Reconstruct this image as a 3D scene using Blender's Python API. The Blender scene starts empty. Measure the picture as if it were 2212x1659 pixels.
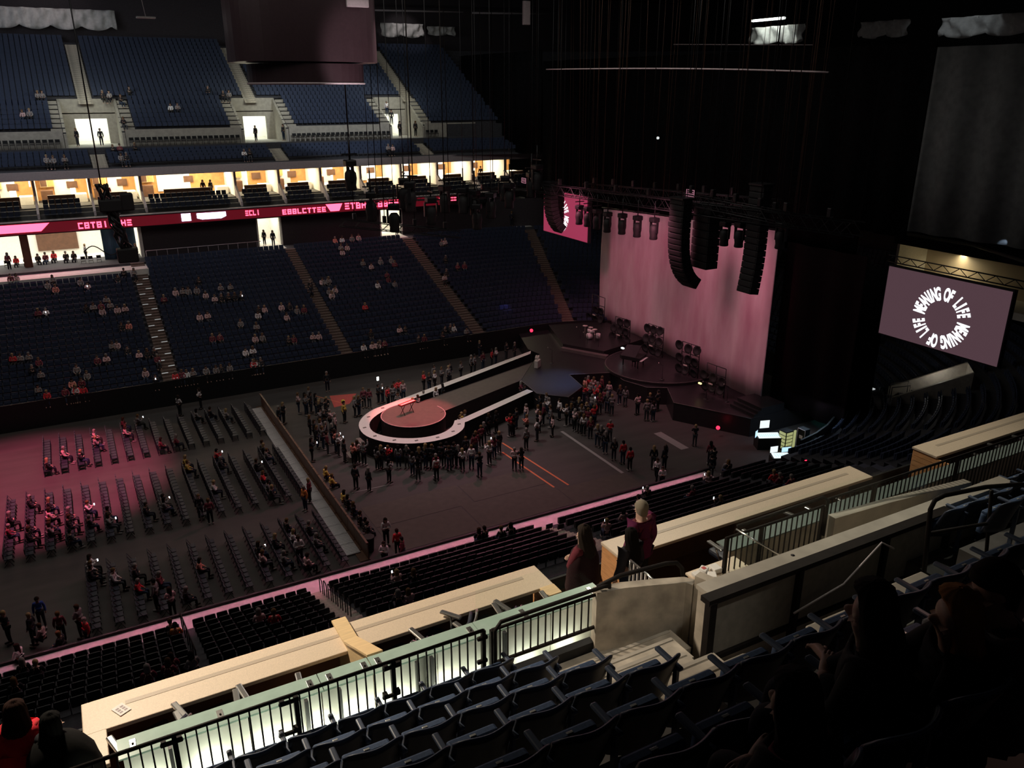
import bpy, bmesh, math, random
from mathutils import Vector, Matrix
random.seed(7)
S = bpy.context.scene; COL = S.collection
PI = math.pi
# ---------------------------------------------------------------- camera
TH = math.radians(20.12); PS = math.radians(28.7); FPX = 1747.0; CH = 25.0
cd = bpy.data.cameras.new('camera'); cam = bpy.data.objects.new('camera', cd); COL.objects.link(cam)
cam.location = (0, 0, CH); cam.rotation_euler = (PI/2-TH, 0, -PS)
cd.sensor_fit = 'HORIZONTAL'; cd.sensor_width = 36; cd.lens = 36*FPX/2212; cd.clip_end = 400; cd.clip_start = .05
S.camera = cam
# ---------------------------------------------------------------- world, exposure, lights
w = bpy.data.worlds.new('world'); S.world = w; w.use_nodes = True
w.node_tree.nodes['Background'].inputs[0].default_value = (.55, .5, .6, 1)
w.node_tree.nodes['Background'].inputs[1].default_value = .016
S.view_settings.view_transform = 'Standard'; S.view_settings.look = 'None'
S.view_settings.exposure = 0; S.view_settings.gamma = 1; S.view_settings.use_curve_mapping = False
def light(name, typ, loc, target, power, color, **k):
    l = bpy.data.lights.new(name, typ); l.energy = power; l.color = color
    for a, b in k.items(): setattr(l, a, b)
    o = bpy.data.objects.new(name, l); COL.objects.link(o); o.location = loc
    o.rotation_euler = (Vector(target)-Vector(loc)).to_track_quat('-Z', 'Y').to_euler()
    return o
light('house_fill', 'AREA', (14, 52, 35), (14, 52, 0), 3300, (1, .93, .86), shape='RECTANGLE', size=50, size_y=26)
light('house_glow_left', 'AREA', (-8, 84, 33), (0, 104, 20), 900, (.8, .87, 1), size=12)
light('house_glow_middle', 'SPOT', (28, 75, 33), (30, 98, 22), 6500, (.85, .92, 1), spot_size=.75, spot_blend=.5, shadow_soft_size=.3)
light('upper_ledge_light', 'AREA', (20, 84, 31), (20, 95.5, 19), 800, (.95, 1, .95), shape='RECTANGLE', size=52, size_y=1)  # added strip that brightens the ledge wall and its chairs
light('counter_light', 'SPOT', (-1.5, 15, 25.5), (2.6, 9, 17.5), 5300, (1, .83, .64), spot_size=1.15, spot_blend=.8, shadow_soft_size=.3)
light('counter_light_right', 'SPOT', (13, 17, 27), (13, 9, 17.5), 3100, (.98, .88, .7), spot_size=1.3, spot_blend=.8, shadow_soft_size=.3)
light('aisle_light', 'SPOT', (4.8, 1.5, 31), (5.6, 6.8, 18.3), 1400, (1, .93, .8), spot_size=.28, spot_blend=.8, shadow_soft_size=.3)
light('rail_wall_light', 'SPOT', (9, 10, 33), (9.5, 6.6, 18.5), 1500, (.96, .95, .8), spot_size=.4, spot_blend=.9, shadow_soft_size=.5)
light('backdrop_wash_a', 'SPOT', (37, 61, 17.5), (47, 62, 6), 2500, (1, .27, .4), spot_size=1.9, spot_blend=.9, shadow_soft_size=.8)
light('backdrop_wash_b', 'SPOT', (36, 47, 17.5), (46.5, 49, 6), 3100, (1, .3, .42), spot_size=1.9, spot_blend=.9, shadow_soft_size=.8)
light('pink_floor_spot', 'SPOT', (-4, 50, 32), (-5.2, 57.5, 0), 80000, (1, .15, .3), spot_size=.6, spot_blend=.55, shadow_soft_size=.2)
light('rig_pink_flood', 'SPOT', (30, 58, 22), (12, 36, 1), 5500, (1, .22, .4), spot_size=1.5, spot_blend=.9, shadow_soft_size=.5)
light('kerb_wash', 'AREA', (14, 47, 22), (14, 35.9, 1), 190, (1, .26, .42), shape='RECTANGLE', size=40, size_y=.3, spread=math.radians(14))
light('seated_people_light', 'SPOT', (12, 9, 29), (6, 2.6, 22), 800, (1, .6, .5), spot_size=.3, spot_blend=.9)  # added warm spot so the seated people show
light('stage_red_spot', 'SPOT', (25, 56, 18), (21.2, 54.2, 1.6), 22000, (1, .16, .16), spot_size=.42, spot_blend=.5, shadow_soft_size=.2)
light('runway_white', 'SPOT', (20, 53, 30), (23, 54, 1.5), 7000, (1, .86, .84), spot_size=1.0, spot_blend=.8, shadow_soft_size=.6)
light('stage_blue_spot', 'SPOT', (44, 62, 17), (34.6, 55.4, 1.6), 6500, (.3, .45, 1), spot_size=.34, spot_blend=1, shadow_soft_size=.3)
# ---------------------------------------------------------------- pixel to plane helper (real planes of the hall)
def ray(px, py):
    a = px-1106; b = py-829.5
    f = FPX*math.cos(TH)-b*math.sin(TH); d = FPX*math.sin(TH)+b*math.cos(TH)
    return (a*math.cos(PS)+f*math.sin(PS), -a*math.sin(PS)+f*math.cos(PS), -d)
def at(px, py, x=None, y=None, z=None, bowl=None):
    r = ray(px, py)
    if x is not None: t = x/r[0]
    elif y is not None: t = y/r[1]
    elif z is not None: t = (z-CH)/r[2]
    else:
        y0, z0, s = bowl; t = (z0-s*y0-CH)/(r[2]-s*r[1])
    return Vector((r[0]*t, r[1]*t, CH+r[2]*t))
def project(p):
    x, y, z = p[0], p[1], p[2]-CH
    cx = x*math.cos(PS)-y*math.sin(PS); fh = x*math.sin(PS)+y*math.cos(PS)
    cz = fh*math.cos(TH)-z*math.sin(TH); cy = -fh*math.sin(TH)-z*math.cos(TH)
    if cz <= .1: return None
    return 1106+FPX*cx/cz, 829.5+FPX*cy/cz, cz
def seen(p, m=40):
    q = project(p)
    return q is not None and -m < q[0] < 2212+m and -m < q[1] < 1659+m
# ---------------------------------------------------------------- materials
M = {}
def mat(name, col, rough=.7, metal=0, var=.15, scale=6, emit=None, es=1, bump=0, trans=0, wave=None, col2=None, alpha=1, stretch=(1, 1, 1), spec=.5):
    m = bpy.data.materials.new(name); m.use_nodes = True; M[name] = m
    nt = m.node_tree; b = nt.nodes['Principled BSDF']
    b.inputs['Roughness'].default_value = rough; b.inputs['Metallic'].default_value = metal
    b.inputs['Specular IOR Level'].default_value = spec
    if trans: b.inputs['Transmission Weight'].default_value = trans
    tc = nt.nodes.new('ShaderNodeTexCoord'); mp = nt.nodes.new('ShaderNodeMapping'); mp.inputs['Scale'].default_value = stretch
    nt.links.new(tc.outputs['Object'], mp.inputs[0])
    if wave:
        n = nt.nodes.new('ShaderNodeTexWave'); n.inputs['Scale'].default_value = wave; n.inputs['Distortion'].default_value = 2
        n.bands_direction = 'Z'
    else:
        n = nt.nodes.new('ShaderNodeTexNoise'); n.inputs['Scale'].default_value = scale; n.inputs['Detail'].default_value = 5
    nt.links.new(mp.outputs[0], n.inputs['Vector'])
    r = nt.nodes.new('ShaderNodeValToRGB'); r.color_ramp.elements[0].position = .32; r.color_ramp.elements[1].position = .68
    a = [max(0, c*(1-var)) for c in col]; c2 = list(col2) if col2 else [min(1, c*(1+var)) for c in col]
    r.color_ramp.elements[0].color = (*a, 1); r.color_ramp.elements[1].color = (*c2, 1)
    nt.links.new(n.outputs[0], r.inputs[0]); nt.links.new(r.outputs[0], b.inputs['Base Color'])
    if bump:
        bp = nt.nodes.new('ShaderNodeBump'); bp.inputs['Strength'].default_value = bump
        nt.links.new(n.outputs[0], bp.inputs['Height']); nt.links.new(bp.outputs[0], b.inputs['Normal'])
    if emit:
        b.inputs['Emission Color'].default_value = (*emit, 1); b.inputs['Emission Strength'].default_value = es
    return m
def objmat(name, rough, spec=.4):      # takes its colour from the object
    m = bpy.data.materials.new(name); m.use_nodes = True; M[name] = m
    nt = m.node_tree; b = nt.nodes['Principled BSDF']; b.inputs['Roughness'].default_value = rough
    b.inputs['Specular IOR Level'].default_value = spec
    oi = nt.nodes.new('ShaderNodeObjectInfo'); n = nt.nodes.new('ShaderNodeTexNoise'); n.inputs['Scale'].default_value = 9
    tc = nt.nodes.new('ShaderNodeTexCoord'); nt.links.new(tc.outputs['Object'], n.inputs['Vector'])
    mr = nt.nodes.new('ShaderNodeMapRange'); mr.inputs[3].default_value = .75; mr.inputs[4].default_value = 1.2
    nt.links.new(n.outputs[0], mr.inputs[0])
    mx = nt.nodes.new('ShaderNodeVectorMath'); mx.operation = 'SCALE'
    nt.links.new(oi.outputs['Color'], mx.inputs[0]); nt.links.new(mr.outputs[0], mx.inputs['Scale']); nt.links.new(mx.outputs[0], b.inputs['Base Color'])
    return m
objmat('cloth', .85, .2); objmat('skin', .55); objmat('hair', .85, .08)
mat('arena_floor', (.06, .052, .048), .75, var=.14, scale=1.2, stretch=(.25, 1.2, 1))
mat('floor_cover', (.078, .066, .054), .8, var=.1, scale=2)
mat('black', (.012, .012, .013), .6, var=.2, spec=.3)
mat('black_metal', (.02, .02, .022), .4, metal=.3, var=.2)
mat('rail_paint', (.014, .011, .01), .6, metal=0, spec=.12, var=.2)
mat('drape_black', (.006, .006, .0065), .95, var=.3, scale=3, spec=.05)
mat('drape_grey', (.16, .17, .17), .95, var=.15, scale=2, spec=.1)
mat('drape_maroon', (.012, .005, .006), .95, var=.2, spec=.1)
mat('seat_navy', (.04, .053, .096), .65, var=.1, spec=.3)
mat('seat_shell', (.014, .019, .034), .45, var=.1, spec=.5)
mat('seat_pad', (.05, .09, .18), .75, var=.18, scale=40, bump=.1)
mat('seat_arm', (.07, .095, .15), .45, var=.1)
mat('seat_plate', (.55, .57, .55), .35, metal=.4, var=.1)
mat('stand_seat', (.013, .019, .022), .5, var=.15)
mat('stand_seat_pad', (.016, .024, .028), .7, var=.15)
mat('chair_frame', (.03, .03, .033), .5, metal=.2, var=.1)
mat('chair_blue', (.017, .021, .034), .6, var=.15)
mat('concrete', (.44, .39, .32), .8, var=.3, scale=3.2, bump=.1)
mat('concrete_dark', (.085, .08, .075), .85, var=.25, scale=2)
mat('concrete_pale', (.4, .365, .31), .8, var=.12, scale=3)
mat('tread_grey', (.05, .048, .055), .85, var=.2)
mat('step_brown', (.16, .11, .09), .85, var=.2, scale=4)
mat('kerb_pale', (.72, .6, .62), .75, var=.1, scale=4)
mat('panel_grey', (.22, .2, .17), .7, var=.12, scale=8)
mat('duct_panel', (.5, .48, .48), .6, metal=0, var=.1, scale=5, stretch=(1, 10, 1))
mat('counter_stone', (.72, .6, .46), .45, var=.1, scale=90)
mat('counter_band', (.5, .42, .33), .4, var=.12, scale=110)
mat('wood_pale', (.78, .58, .32), .45, var=.12, scale=3, stretch=(1, 12, 12))
mat('wood_slat', (.7, .36, .16), .45, var=.14, scale=4, stretch=(8, 1, 10))
mat('wood_orange', (.62, .3, .1), .5, var=.15, scale=3)
mat('wood_dark', (.12, .055, .03), .5, var=.2, scale=3)
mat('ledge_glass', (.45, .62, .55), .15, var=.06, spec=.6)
mat('ledge_glass_dim', (.2, .25, .235), .2, var=.06)  # same ledge glass, with the lack of light put into its colour
mat('frosted_panel', (.8, .8, .72), .5, var=.05)
mat('chrome', (.6, .6, .58), .2, metal=.9, var=.05)
mat('plaster', (.42, .36, .37), .8, var=.06)
mat('wall_white', (.8, .77, .7), .8, var=.05)
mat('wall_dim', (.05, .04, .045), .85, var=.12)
mat('curtain_blue', (.07, .14, .22), .9, var=.25, scale=5, stretch=(6, 6, .2))
mat('stage_top', (.018, .016, .018), .4, var=.2, scale=3)
mat('stage_grey', (.13, .11, .105), .4, var=.12, scale=2)
mat('runway_white', (.78, .74, .7), .5, var=.04, scale=8)
mat('runway_dark', (.075, .055, .055), .45, var=.15, scale=3)
mat('backdrop', (.6, .36, .44), .9, var=.12, scale=.9, col2=(.74, .62, .66), stretch=(1, .5, .16))
mat('fabric_white', (.7, .68, .66), .9, var=.1, scale=3)
mat('speaker', (.01, .01, .011), .7, var=.2)
mat('scoreboard', (.03, .017, .02), .32, var=.12)
mat('roof_steel', (.05, .035, .036), .7, var=.2)
mat('cream_amp', (.6, .53, .48), .7, var=.1)
mat('red_vinyl', (.5, .05, .05), .6, var=.1)
mat('yellow', (.8, .62, .06), .5, var=.05)
mat('paper', (.85, .83, .8), .8, var=.05)
mat('tape_orange', (.75, .2, .08), .6, var=.05)
mat('tape_grey', (.3, .28, .27), .7, var=.05)
mat('teal_tarp', (.03, .13, .14), .6, var=.2)
def em(name, c, s): return mat(name, (.02, .02, .02), .5, var=0, emit=c, es=s)
em('em_ceiling', (1, .86, .58), 9); em('em_door', (1, .93, .74), 3.2); em('em_white', (.9, 1, .9), 6)
em('em_concourse', (1, .95, .82), 5); em('em_phone', (.85, .93, 1), 2.2); em('em_screen_bg', (.078, .042, .053), 1)
em('em_letter', (.93, .96, 1), 1.7); em('em_ribbon_red', (.5, .008, .035), .2); em('em_ribbon_pink', (1, .05, .1), 6)
em('em_ribbon_white', (.75, .66, 1), 5); em('em_magenta_screen', (.32, .03, .08), 1); em('em_screen_blue', (.5, .8, 1), 1.1)
em('em_screen_white', (.9, 1, 1), 1.0); em('em_yellow', (.75, .8, .35), .45); em('em_red', (1, .02, .06), 3); em('em_blue', (.1, .25, 1), 5)
em('em_led_uplight', (.95, 1, .82), 14); em('em_step_glint', (.75, .8, .8), .55); em('em_tv', (.7, .75, 1), 3); em('em_haze_blue', (.3, .3, .8), 1.2)
em('em_dot', (.8, .9, .9), 2.5); em('em_beige', (.9, .75, .4), 2.2); em('em_sign', (.6, .25, .35), .6); em('em_warm', (1, .8, .3), 2)
g = bpy.data.materials.new('clear_glass'); g.use_nodes = True; M['clear_glass'] = g
_nt = g.node_tree; _nt.nodes.clear(); _o = _nt.nodes.new('ShaderNodeOutputMaterial'); _mx = _nt.nodes.new('ShaderNodeMixShader')
_t = _nt.nodes.new('ShaderNodeBsdfTransparent'); _t.inputs[0].default_value = (.95, .985, .965, 1)
_g = _nt.nodes.new('ShaderNodeBsdfGlossy'); _g.inputs['Roughness'].default_value = .06
_lw = _nt.nodes.new('ShaderNodeLayerWeight'); _lw.inputs[0].default_value = .5; _f = _nt.nodes.new('ShaderNodeMath'); _f.operation = 'POWER'; _f.inputs[1].default_value = 4; _nt.links.new(_lw.outputs['Facing'], _f.inputs[0])
_nt.links.new(_f.outputs[0], _mx.inputs[0]); _nt.links.new(_t.outputs[0], _mx.inputs[1]); _nt.links.new(_g.outputs[0], _mx.inputs[2]); _nt.links.new(_mx.outputs[0], _o.inputs[0])
# ---------------------------------------------------------------- mesh builder
class MB:
    def __init__(s): s.v = []; s.f = []; s.m = []; s.sm = []
    def add(s, vs, fs, mi=0, smooth=False):
        n = len(s.v); s.v += [tuple(v) for v in vs]
        for f in fs: s.f.append([i+n for i in f]); s.m.append(mi); s.sm.append(smooth)
        return s
    def box(s, x0, x1, y0, y1, z0, z1, mi=0):
        vs = [(x, y, z) for z in (z0, z1) for y in (y0, y1) for x in (x0, x1)]
        return s.add(vs, [(0, 2, 3, 1), (4, 5, 7, 6), (0, 1, 5, 4), (2, 6, 7, 3), (0, 4, 6, 2), (1, 3, 7, 5)], mi)
    def ob(s, c, size, mtx=None, mi=0):            # oriented box
        hx, hy, hz = size[0]/2, size[1]/2, size[2]/2; c = Vector(c); mtx = mtx or Matrix.Identity(3)
        vs = [c+mtx@Vector((x, y, z)) for z in (-hz, hz) for y in (-hy, hy) for x in (-hx, hx)]
        return s.add(vs, [(0, 2, 3, 1), (4, 5, 7, 6), (0, 1, 5, 4), (2, 6, 7, 3), (0, 4, 6, 2), (1, 3, 7, 5)], mi)
    def rbox(s, c, size, b=.02, mtx=None, mi=0):   # box with bevelled edges (chamfer)
        bm = bmesh.new(); bmesh.ops.create_cube(bm, size=1)
        bmesh.ops.scale(bm, vec=size, verts=bm.verts)
        bmesh.ops.bevel(bm, geom=bm.edges[:], offset=b, segments=2, affect='EDGES', profile=.5)
        bm.verts.index_update(); c = Vector(c); mtx = mtx or Matrix.Identity(3)
        s.add([c+mtx@v.co for v in bm.verts], [[v.index for v in f.verts] for f in bm.faces], mi, False); bm.free(); return s
    def quad(s, a, b, c, d, mi=0): return s.add([a, b, c, d], [(0, 1, 2, 3)], mi)
    def tube(s, pts, r, n=6, mi=0, cap=True):
        pts = [Vector(p) for p in pts]; vs = []; fs = []
        rs = r if isinstance(r, (list, tuple)) else [r]*len(pts)
        up = None
        for i, p in enumerate(pts):
            d = (pts[min(i+1, len(pts)-1)]-pts[max(i-1, 0)])
            d = d.normalized() if d.length > 1e-9 else Vector((0, 0, 1))
            if up is None: up = Vector((0, 0, 1)) if abs(d.z) < .9 else Vector((1, 0, 0))
            u = d.cross(up).normalized(); v = u.cross(d).normalized(); up = v
            for k in range(n):
                a = 2*PI*k/n; vs.append(p+(u*math.cos(a)+v*math.sin(a))*rs[i])
        for i in range(len(pts)-1):
            for k in range(n): fs.append((i*n+k, i*n+(k+1) % n, (i+1)*n+(k+1) % n, (i+1)*n+k))
        if cap: fs += [tuple(range(n))[::-1], tuple((len(pts)-1)*n+k for k in range(n))]
        return s.add(vs, fs, mi, True)
    def lathe(s, prof, c=(0, 0, 0), n=16, mi=0, mtx=None):
        mtx = mtx or Matrix.Identity(3); c = Vector(c); vs = []; fs = []
        for r, z in prof:
            for k in range(n): a = 2*PI*k/n; vs.append(c+mtx@Vector((r*math.cos(a), r*math.sin(a), z)))
        for i in range(len(prof)-1):
            for k in range(n): fs.append((i*n+k, i*n+(k+1) % n, (i+1)*n+(k+1) % n, (i+1)*n+k))
        fs += [tuple(range(n))[::-1], tuple((len(prof)-1)*n+k for k in range(n))]
        return s.add(vs, fs, mi, True)
    def prism(s, poly, z0, z1, mi=0, mi_top=None):
        n = len(poly); vs = [(p[0], p[1], z0) for p in poly]+[(p[0], p[1], z1) for p in poly]
        s.add(vs, [tuple(range(n))[::-1]]+[(i, (i+1) % n, n+(i+1) % n, n+i) for i in range(n)], mi)
        return s.add(vs[n:], [tuple(range(n))], mi if mi_top is None else mi_top)
    def sheet(s, fn, nu, nv, mi=0, thick=None):
        vs = [Vector(fn(i/nu, j/nv)) for j in range(nv+1) for i in range(nu+1)]
        fs = [(j*(nu+1)+i, j*(nu+1)+i+1, (j+1)*(nu+1)+i+1, (j+1)*(nu+1)+i) for j in range(nv) for i in range(nu)]
        if thick:
            t = Vector(thick); n = len(vs); vs += [v+t for v in vs]
            fs += [tuple(i+n for i in f[::-1]) for f in fs]
            for i in range(nu):
                fs.append((i+1, i, i+n, i+1+n)); k = nv*(nu+1)+i; fs.append((k, k+1, k+1+n, k+n))
            for j in range(nv):
                a = j*(nu+1); b = (j+1)*(nu+1); fs.append((a, b, b+n, a+n)); a += nu; b += nu; fs.append((b, a, a+n, b+n))
        return s.add(vs, fs, mi, True)
    def build(s, name, m, parent=None, world=False, recenter=None):
        off = Vector((0, 0, 0))
        if parent is not None and world:
            q = parent
            while q is not None: off = off+q.location; q = q.parent
        elif parent is None and recenter is not False and s.v:
            xs = [v[0] for v in s.v]; ys = [v[1] for v in s.v]; zs = [v[2] for v in s.v]
            off = Vector(((min(xs)+max(xs))/2, (min(ys)+max(ys))/2, min(zs)))
        me = bpy.data.meshes.new(name); me.from_pydata([(v[0]-off.x, v[1]-off.y, v[2]-off.z) for v in s.v], [], s.f)
        ms = m if isinstance(m, (list, tuple)) else [m]
        for q in ms: me.materials.append(M[q])
        me.polygons.foreach_set('material_index', s.m); me.polygons.foreach_set('use_smooth', s.sm)
        me.update()
        o = bpy.data.objects.new(name, me); COL.objects.link(o)
        if parent is not None: o.parent = parent
        else: o.location = off
        return o
def thing(name, label, cat, loc, rotz=0, group=None):
    o = bpy.data.objects.new(name, None); COL.objects.link(o); o.empty_display_size = .2
    o.location = loc; o.rotation_euler = (0, 0, rotz); o['label'] = label; o['category'] = cat
    if group: o['group'] = group
    return o
def tag(o, label, cat, group=None, kind=None):
    o['label'] = label; o['category'] = cat
    if group: o['group'] = group
    if kind: o['kind'] = kind
    return o
def struct(name, mb, m, label=None, parent=None, cat=None):
    o = mb.build(name, m, parent, world=parent is not None)
    if parent is None:
        o['kind'] = 'structure'
        if label: o['label'] = label
        o['category'] = cat or name.split('_')[0]
    return o
def sroot(name, label, loc=(0, 0, 0)):
    o = bpy.data.objects.new(name, None); COL.objects.link(o); o.location = loc; o['kind'] = 'structure'; o['label'] = label; o['category'] = name.split('_')[0]
    return o
def inst(name, mesh, parent, loc=(0, 0, 0), rz=0, scale=None):
    o = bpy.data.objects.new(name, mesh); COL.objects.link(o); o.parent = parent; o.location = loc
    if rz: o.rotation_euler = (0, 0, rz)
    if scale: o.scale = scale
    return o
def split_tag(): pass
def dup(root, loc, rotz=None, label=None, group=None):
    r = root.copy(); COL.objects.link(r); r.location = loc
    if rotz is not None: r.rotation_euler = (0, 0, rotz)
    if label: r['label'] = label
    if group: r['group'] = group
    for ch in list(root.children):
        c = ch.copy(); COL.objects.link(c); c.parent = r
        for gch in ch.children:
            d = gch.copy(); COL.objects.link(d); d.parent = c
    return r
ORD = ['first', 'second', 'third', 'fourth', 'fifth', 'sixth', 'seventh', 'eighth', 'ninth', 'tenth', 'eleventh', 'twelfth', 'thirteenth', 'fourteenth', 'fifteenth', 'sixteenth', 'seventeenth', 'eighteenth', 'nineteenth', 'twentieth']
TENS = {2: 'twenty', 3: 'thirty', 4: 'forty', 5: 'fifty', 6: 'sixty', 7: 'seventy'}
def nth(i):
    if i < 20: return ORD[i]
    t, u = divmod(i+1, 10)
    return TENS[t].replace('ty', 'tieth') if u == 0 else TENS[t]+'-'+ORD[u-1]
# ================================================================ bowl of the arena
C1 = (40, 54); C2 = (40, 50); R0 = 15
def bowl_pts(d, step):          # samples along the bowl line at offset d: (pos, outward normal, tag)
    out = []; n = int(54/step)
    for i in range(n): out.append(((-14+(i+.5)*54/n, 69+d), (0, 1), 'far'))
    L = PI/2*(R0+d); n = max(1, int(L/step))
    for i in range(n):
        a = PI/2-(i+.5)/n*PI/2; out.append(((C1[0]+(R0+d)*math.cos(a), C1[1]+(R0+d)*math.sin(a)), (math.cos(a), math.sin(a)), 'arc1'))
    n = max(1, int(4/step))
    for i in range(n): out.append(((55+d, 54-(i+.5)*4/n), (1, 0), 'end'))
    n = max(1, int(L/step))
    for i in range(n):
        a = -(i+.5)/n*PI/2; out.append(((C2[0]+(R0+d)*math.cos(a), C2[1]+(R0+d)*math.sin(a)), (math.cos(a), math.sin(a)), 'arc2'))
    n = int(54/step)
    for i in range(n): out.append(((40-(i+.5)*54/n, 35-d), (0, -1), 'near'))
    return out
def profile_path(d):
    p = [(-14, 69+d)]
    for i in range(13): a = PI/2-i/12*PI/2; p.append((C1[0]+(R0+d)*math.cos(a), C1[1]+(R0+d)*math.sin(a)))
    for i in range(13): a = -i/12*PI/2; p.append((C2[0]+(R0+d)*math.cos(a), C2[1]+(R0+d)*math.sin(a)))
    p.append((-14, 35-d)); return p
def sweep(mb, prof, i0=0, i1=None, mi=0):      # prof: list of (offset, z)
    P = [profile_path(d) for d, z in prof]; n = len(P[0]); i1 = n-1 if i1 is None else i1
    vs = [(P[k][i][0], P[k][i][1], prof[k][1]) for k in range(len(prof)) for i in range(i0, i1+1)]; w_ = i1-i0+1
    fs = [(k*w_+i, k*w_+i+1, (k+1)*w_+i+1, (k+1)*w_+i) for k in range(len(prof)-1) for i in range(w_-1)]
    return mb.add(vs, fs, mi)
RD = .85; RZ = .306; Z0 = 1.5; NR = 23
def rowz(i): return Z0+RZ*i
# floor
fl = MB(); fl.box(-14, 56, 34, 70, -.2, 0); struct('floor', fl, 'arena_floor', 'dark brown covered arena floor')
cv = MB()
for k, (x0, x1, y0, y1) in enumerate([(13.4, 19, 38.4, 41.5), (19.1, 25.6, 38.4, 41.6), (13.4, 20, 41.6, 44.4), (20.1, 25.4, 41.7, 44.2), (25.7, 31, 38, 40.6)]):
    c = MB(); c.box(x0, x1, y0, y1, .0, .012); struct('floor_cover', c, 'floor_cover', 'flat brown floor covering sheet', cat='floor')
# lower bowl tiers
t = MB(); prof = [(0, 0)]
for i in range(NR): prof += [(i*RD, rowz(i)), ((i+1)*RD, rowz(i))]
prof += [(NR*RD, rowz(NR)), (24.5, rowz(NR))]
sweep(t, prof, 0, 26)
struct('seating_terrace', t, 'tread_grey', 'stepped dark concrete terrace of the lower bowl', cat='terrace')
t = MB(); prof = [(0, 0)]
for i in range(9): prof += [(i*RD, rowz(i)-.3), ((i+1)*RD, rowz(i)-.3)]
sweep(t, prof, 26, 27)
struct('seating_terrace', t, 'tread_grey', 'stepped dark concrete terrace of the near stand', cat='terrace')
# front walls
t = MB(); sweep(t, [(-.12, 0), (-.12, 2.2), (0, 2.2), (0, 1.4)], 0, 25); struct('wall_far', t, 'black', 'black front wall below the far stands', cat='wall')
t = MB(); t.box(-14, 35, 36.5, 36.62, 0, 1.12); struct('wall_near', t, 'black', 'black dasher wall in front of the near stand', cat='wall')
t = MB(); t.box(-14, 34.6, 35, 36.5, .6, .98); struct('kerb_strip', t, 'kerb_pale', 'pale kerb strip washed pink behind the near wall', cat='kerb')
# ---- bulk seats of the lower bowl
AIS = [-9.6, 5.6, 20.8, 34.5]; ARC_A = [73, 45, 17]
def in_aisle(p, n, tg):
    if tg == 'far': return any(abs(p[0]-a) < .75 for a in AIS)
    if tg in ('arc1', 'arc2', 'end'):
        c = C1 if tg == 'arc1' else C2; r = math.hypot(p[0]-c[0], p[1]-c[1])
        if tg == 'arc2' and 18 < r < 24.2 and abs(math.degrees(math.atan2(p[1]-c[1], p[0]-c[0]))+47) < 4.5: return True
        a = abs(math.degrees(math.atan2(p[1]-c[1], p[0]-c[0])))
        return any(abs(math.radians(a-q))*r < .7 for q in ARC_A)
    return any(abs(p[0]-a) < w_ for a, w_ in ((1.65, .35), (7.9, .75), (20.9, .75), (33.6, .7)))
def seat_pair(mb, p, n, z):
    n = Vector((n[0], n[1], 0)); tq = Vector((-n.y, n.x, 0)); R = Matrix((tq, n, Vector((0, 0, 1)))).transposed()
    b = Vector((p[0], p[1], z))
    mb.ob(b+n*.24+Vector((0, 0, .63)), (.47, .05, .42), R); mb.ob(b+n*.1+Vector((0, 0, .58)), (.43, .09, .34), R)
secs = {}
for i in range(NR):
    for p, n, tg in bowl_pts(i*RD+.42, .53):
        if tg == 'near' or not seen((p[0], p[1], rowz(i)), 30) or in_aisle(p, n, tg): continue
        if tg == 'far' and p[0] < 6.3 and i > 19: continue
        if tg == 'far': key = sum(p[0] > a for a in AIS)
        else:
            a = math.degrees(math.atan2(n[1], n[0])); key = 10+sum(a < q for q in (73, 45, 17, -17, -45, -73))
        seat_pair(secs.setdefault(key, MB()), p, n, rowz(i))
secn = {0: 'far left', 1: 'left of the lit stair', 2: 'right of the lit stair', 3: 'middle far', 4: 'right far', 10: 'beside the left screen', 11: 'behind the backdrop left', 12: 'behind the backdrop', 13: 'behind the stage', 14: 'below the right screen', 15: 'at the right frame edge', 16: 'by the production desks'}
for k, mb in secs.items():
    o = mb.build('stadium_seats', 'seat_navy'); tag(o, 'rows of navy stadium seats in lower bowl section '+secn.get(k, 'far'), 'seats', 'navy seats of the lower bowl', 'stuff')
# ---- aisle stairs with a part for every step
def stair(x, tg, lit, lab):
    if tg == 'far': base = Vector((x, 69, 0)); n = Vector((0, 1, 0))
    else:
        a = math.radians(x); n = Vector((math.cos(a), math.sin(a), 0)); base = Vector((C1[0], C1[1], 0))+n*R0
    root = sroot('stairway', lab, base); tq = Vector((n.y, -n.x, 0)); R = Matrix((tq, n, Vector((0, 0, 1)))).transposed()
    sm = MB(); sm.ob((0, 0, 0), (1.25, .42, .15), R)
    me = None
    for i in range(NR*2):
        loc = n*(i*RD/2+.21)+Vector((0, 0, rowz(0)+RZ/2*i+.08))
        if me is None: o = sm.build('step', 'step_brown', root); me = o.data
        else: o = inst('step', me, root)
        o.location = loc
    if lit:
        l = MB(); l.ob((0, 0, 0), (.5, .1, .02), R); lm = None  # glowing strips stand in for light glinting off the step edges
        for i in range(2, NR*2-6, 1):
            loc = n*(i*RD/2+.21)+Vector((0, 0, rowz(0)+RZ/2*i+.17))+tq*(.33 if (i//2) % 2 else -.33)
            if i % 2: continue
            if lm is None: o = l.build('step_glint', 'em_step_glint', root); lm = o.data
            else: o = inst('step_glint', lm, root)
            o.location = loc
stair(5.6, 'far', True, 'aisle stair with glinting step edges between left sections')
stair(20.8, 'far', False, 'brown aisle stair in the middle of the far stand')
stair(34.5, 'far', False, 'brown aisle stair left of the runway head')
stair(73, 'arc', False, 'brown aisle stair below the blue curtained doorway')
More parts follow.
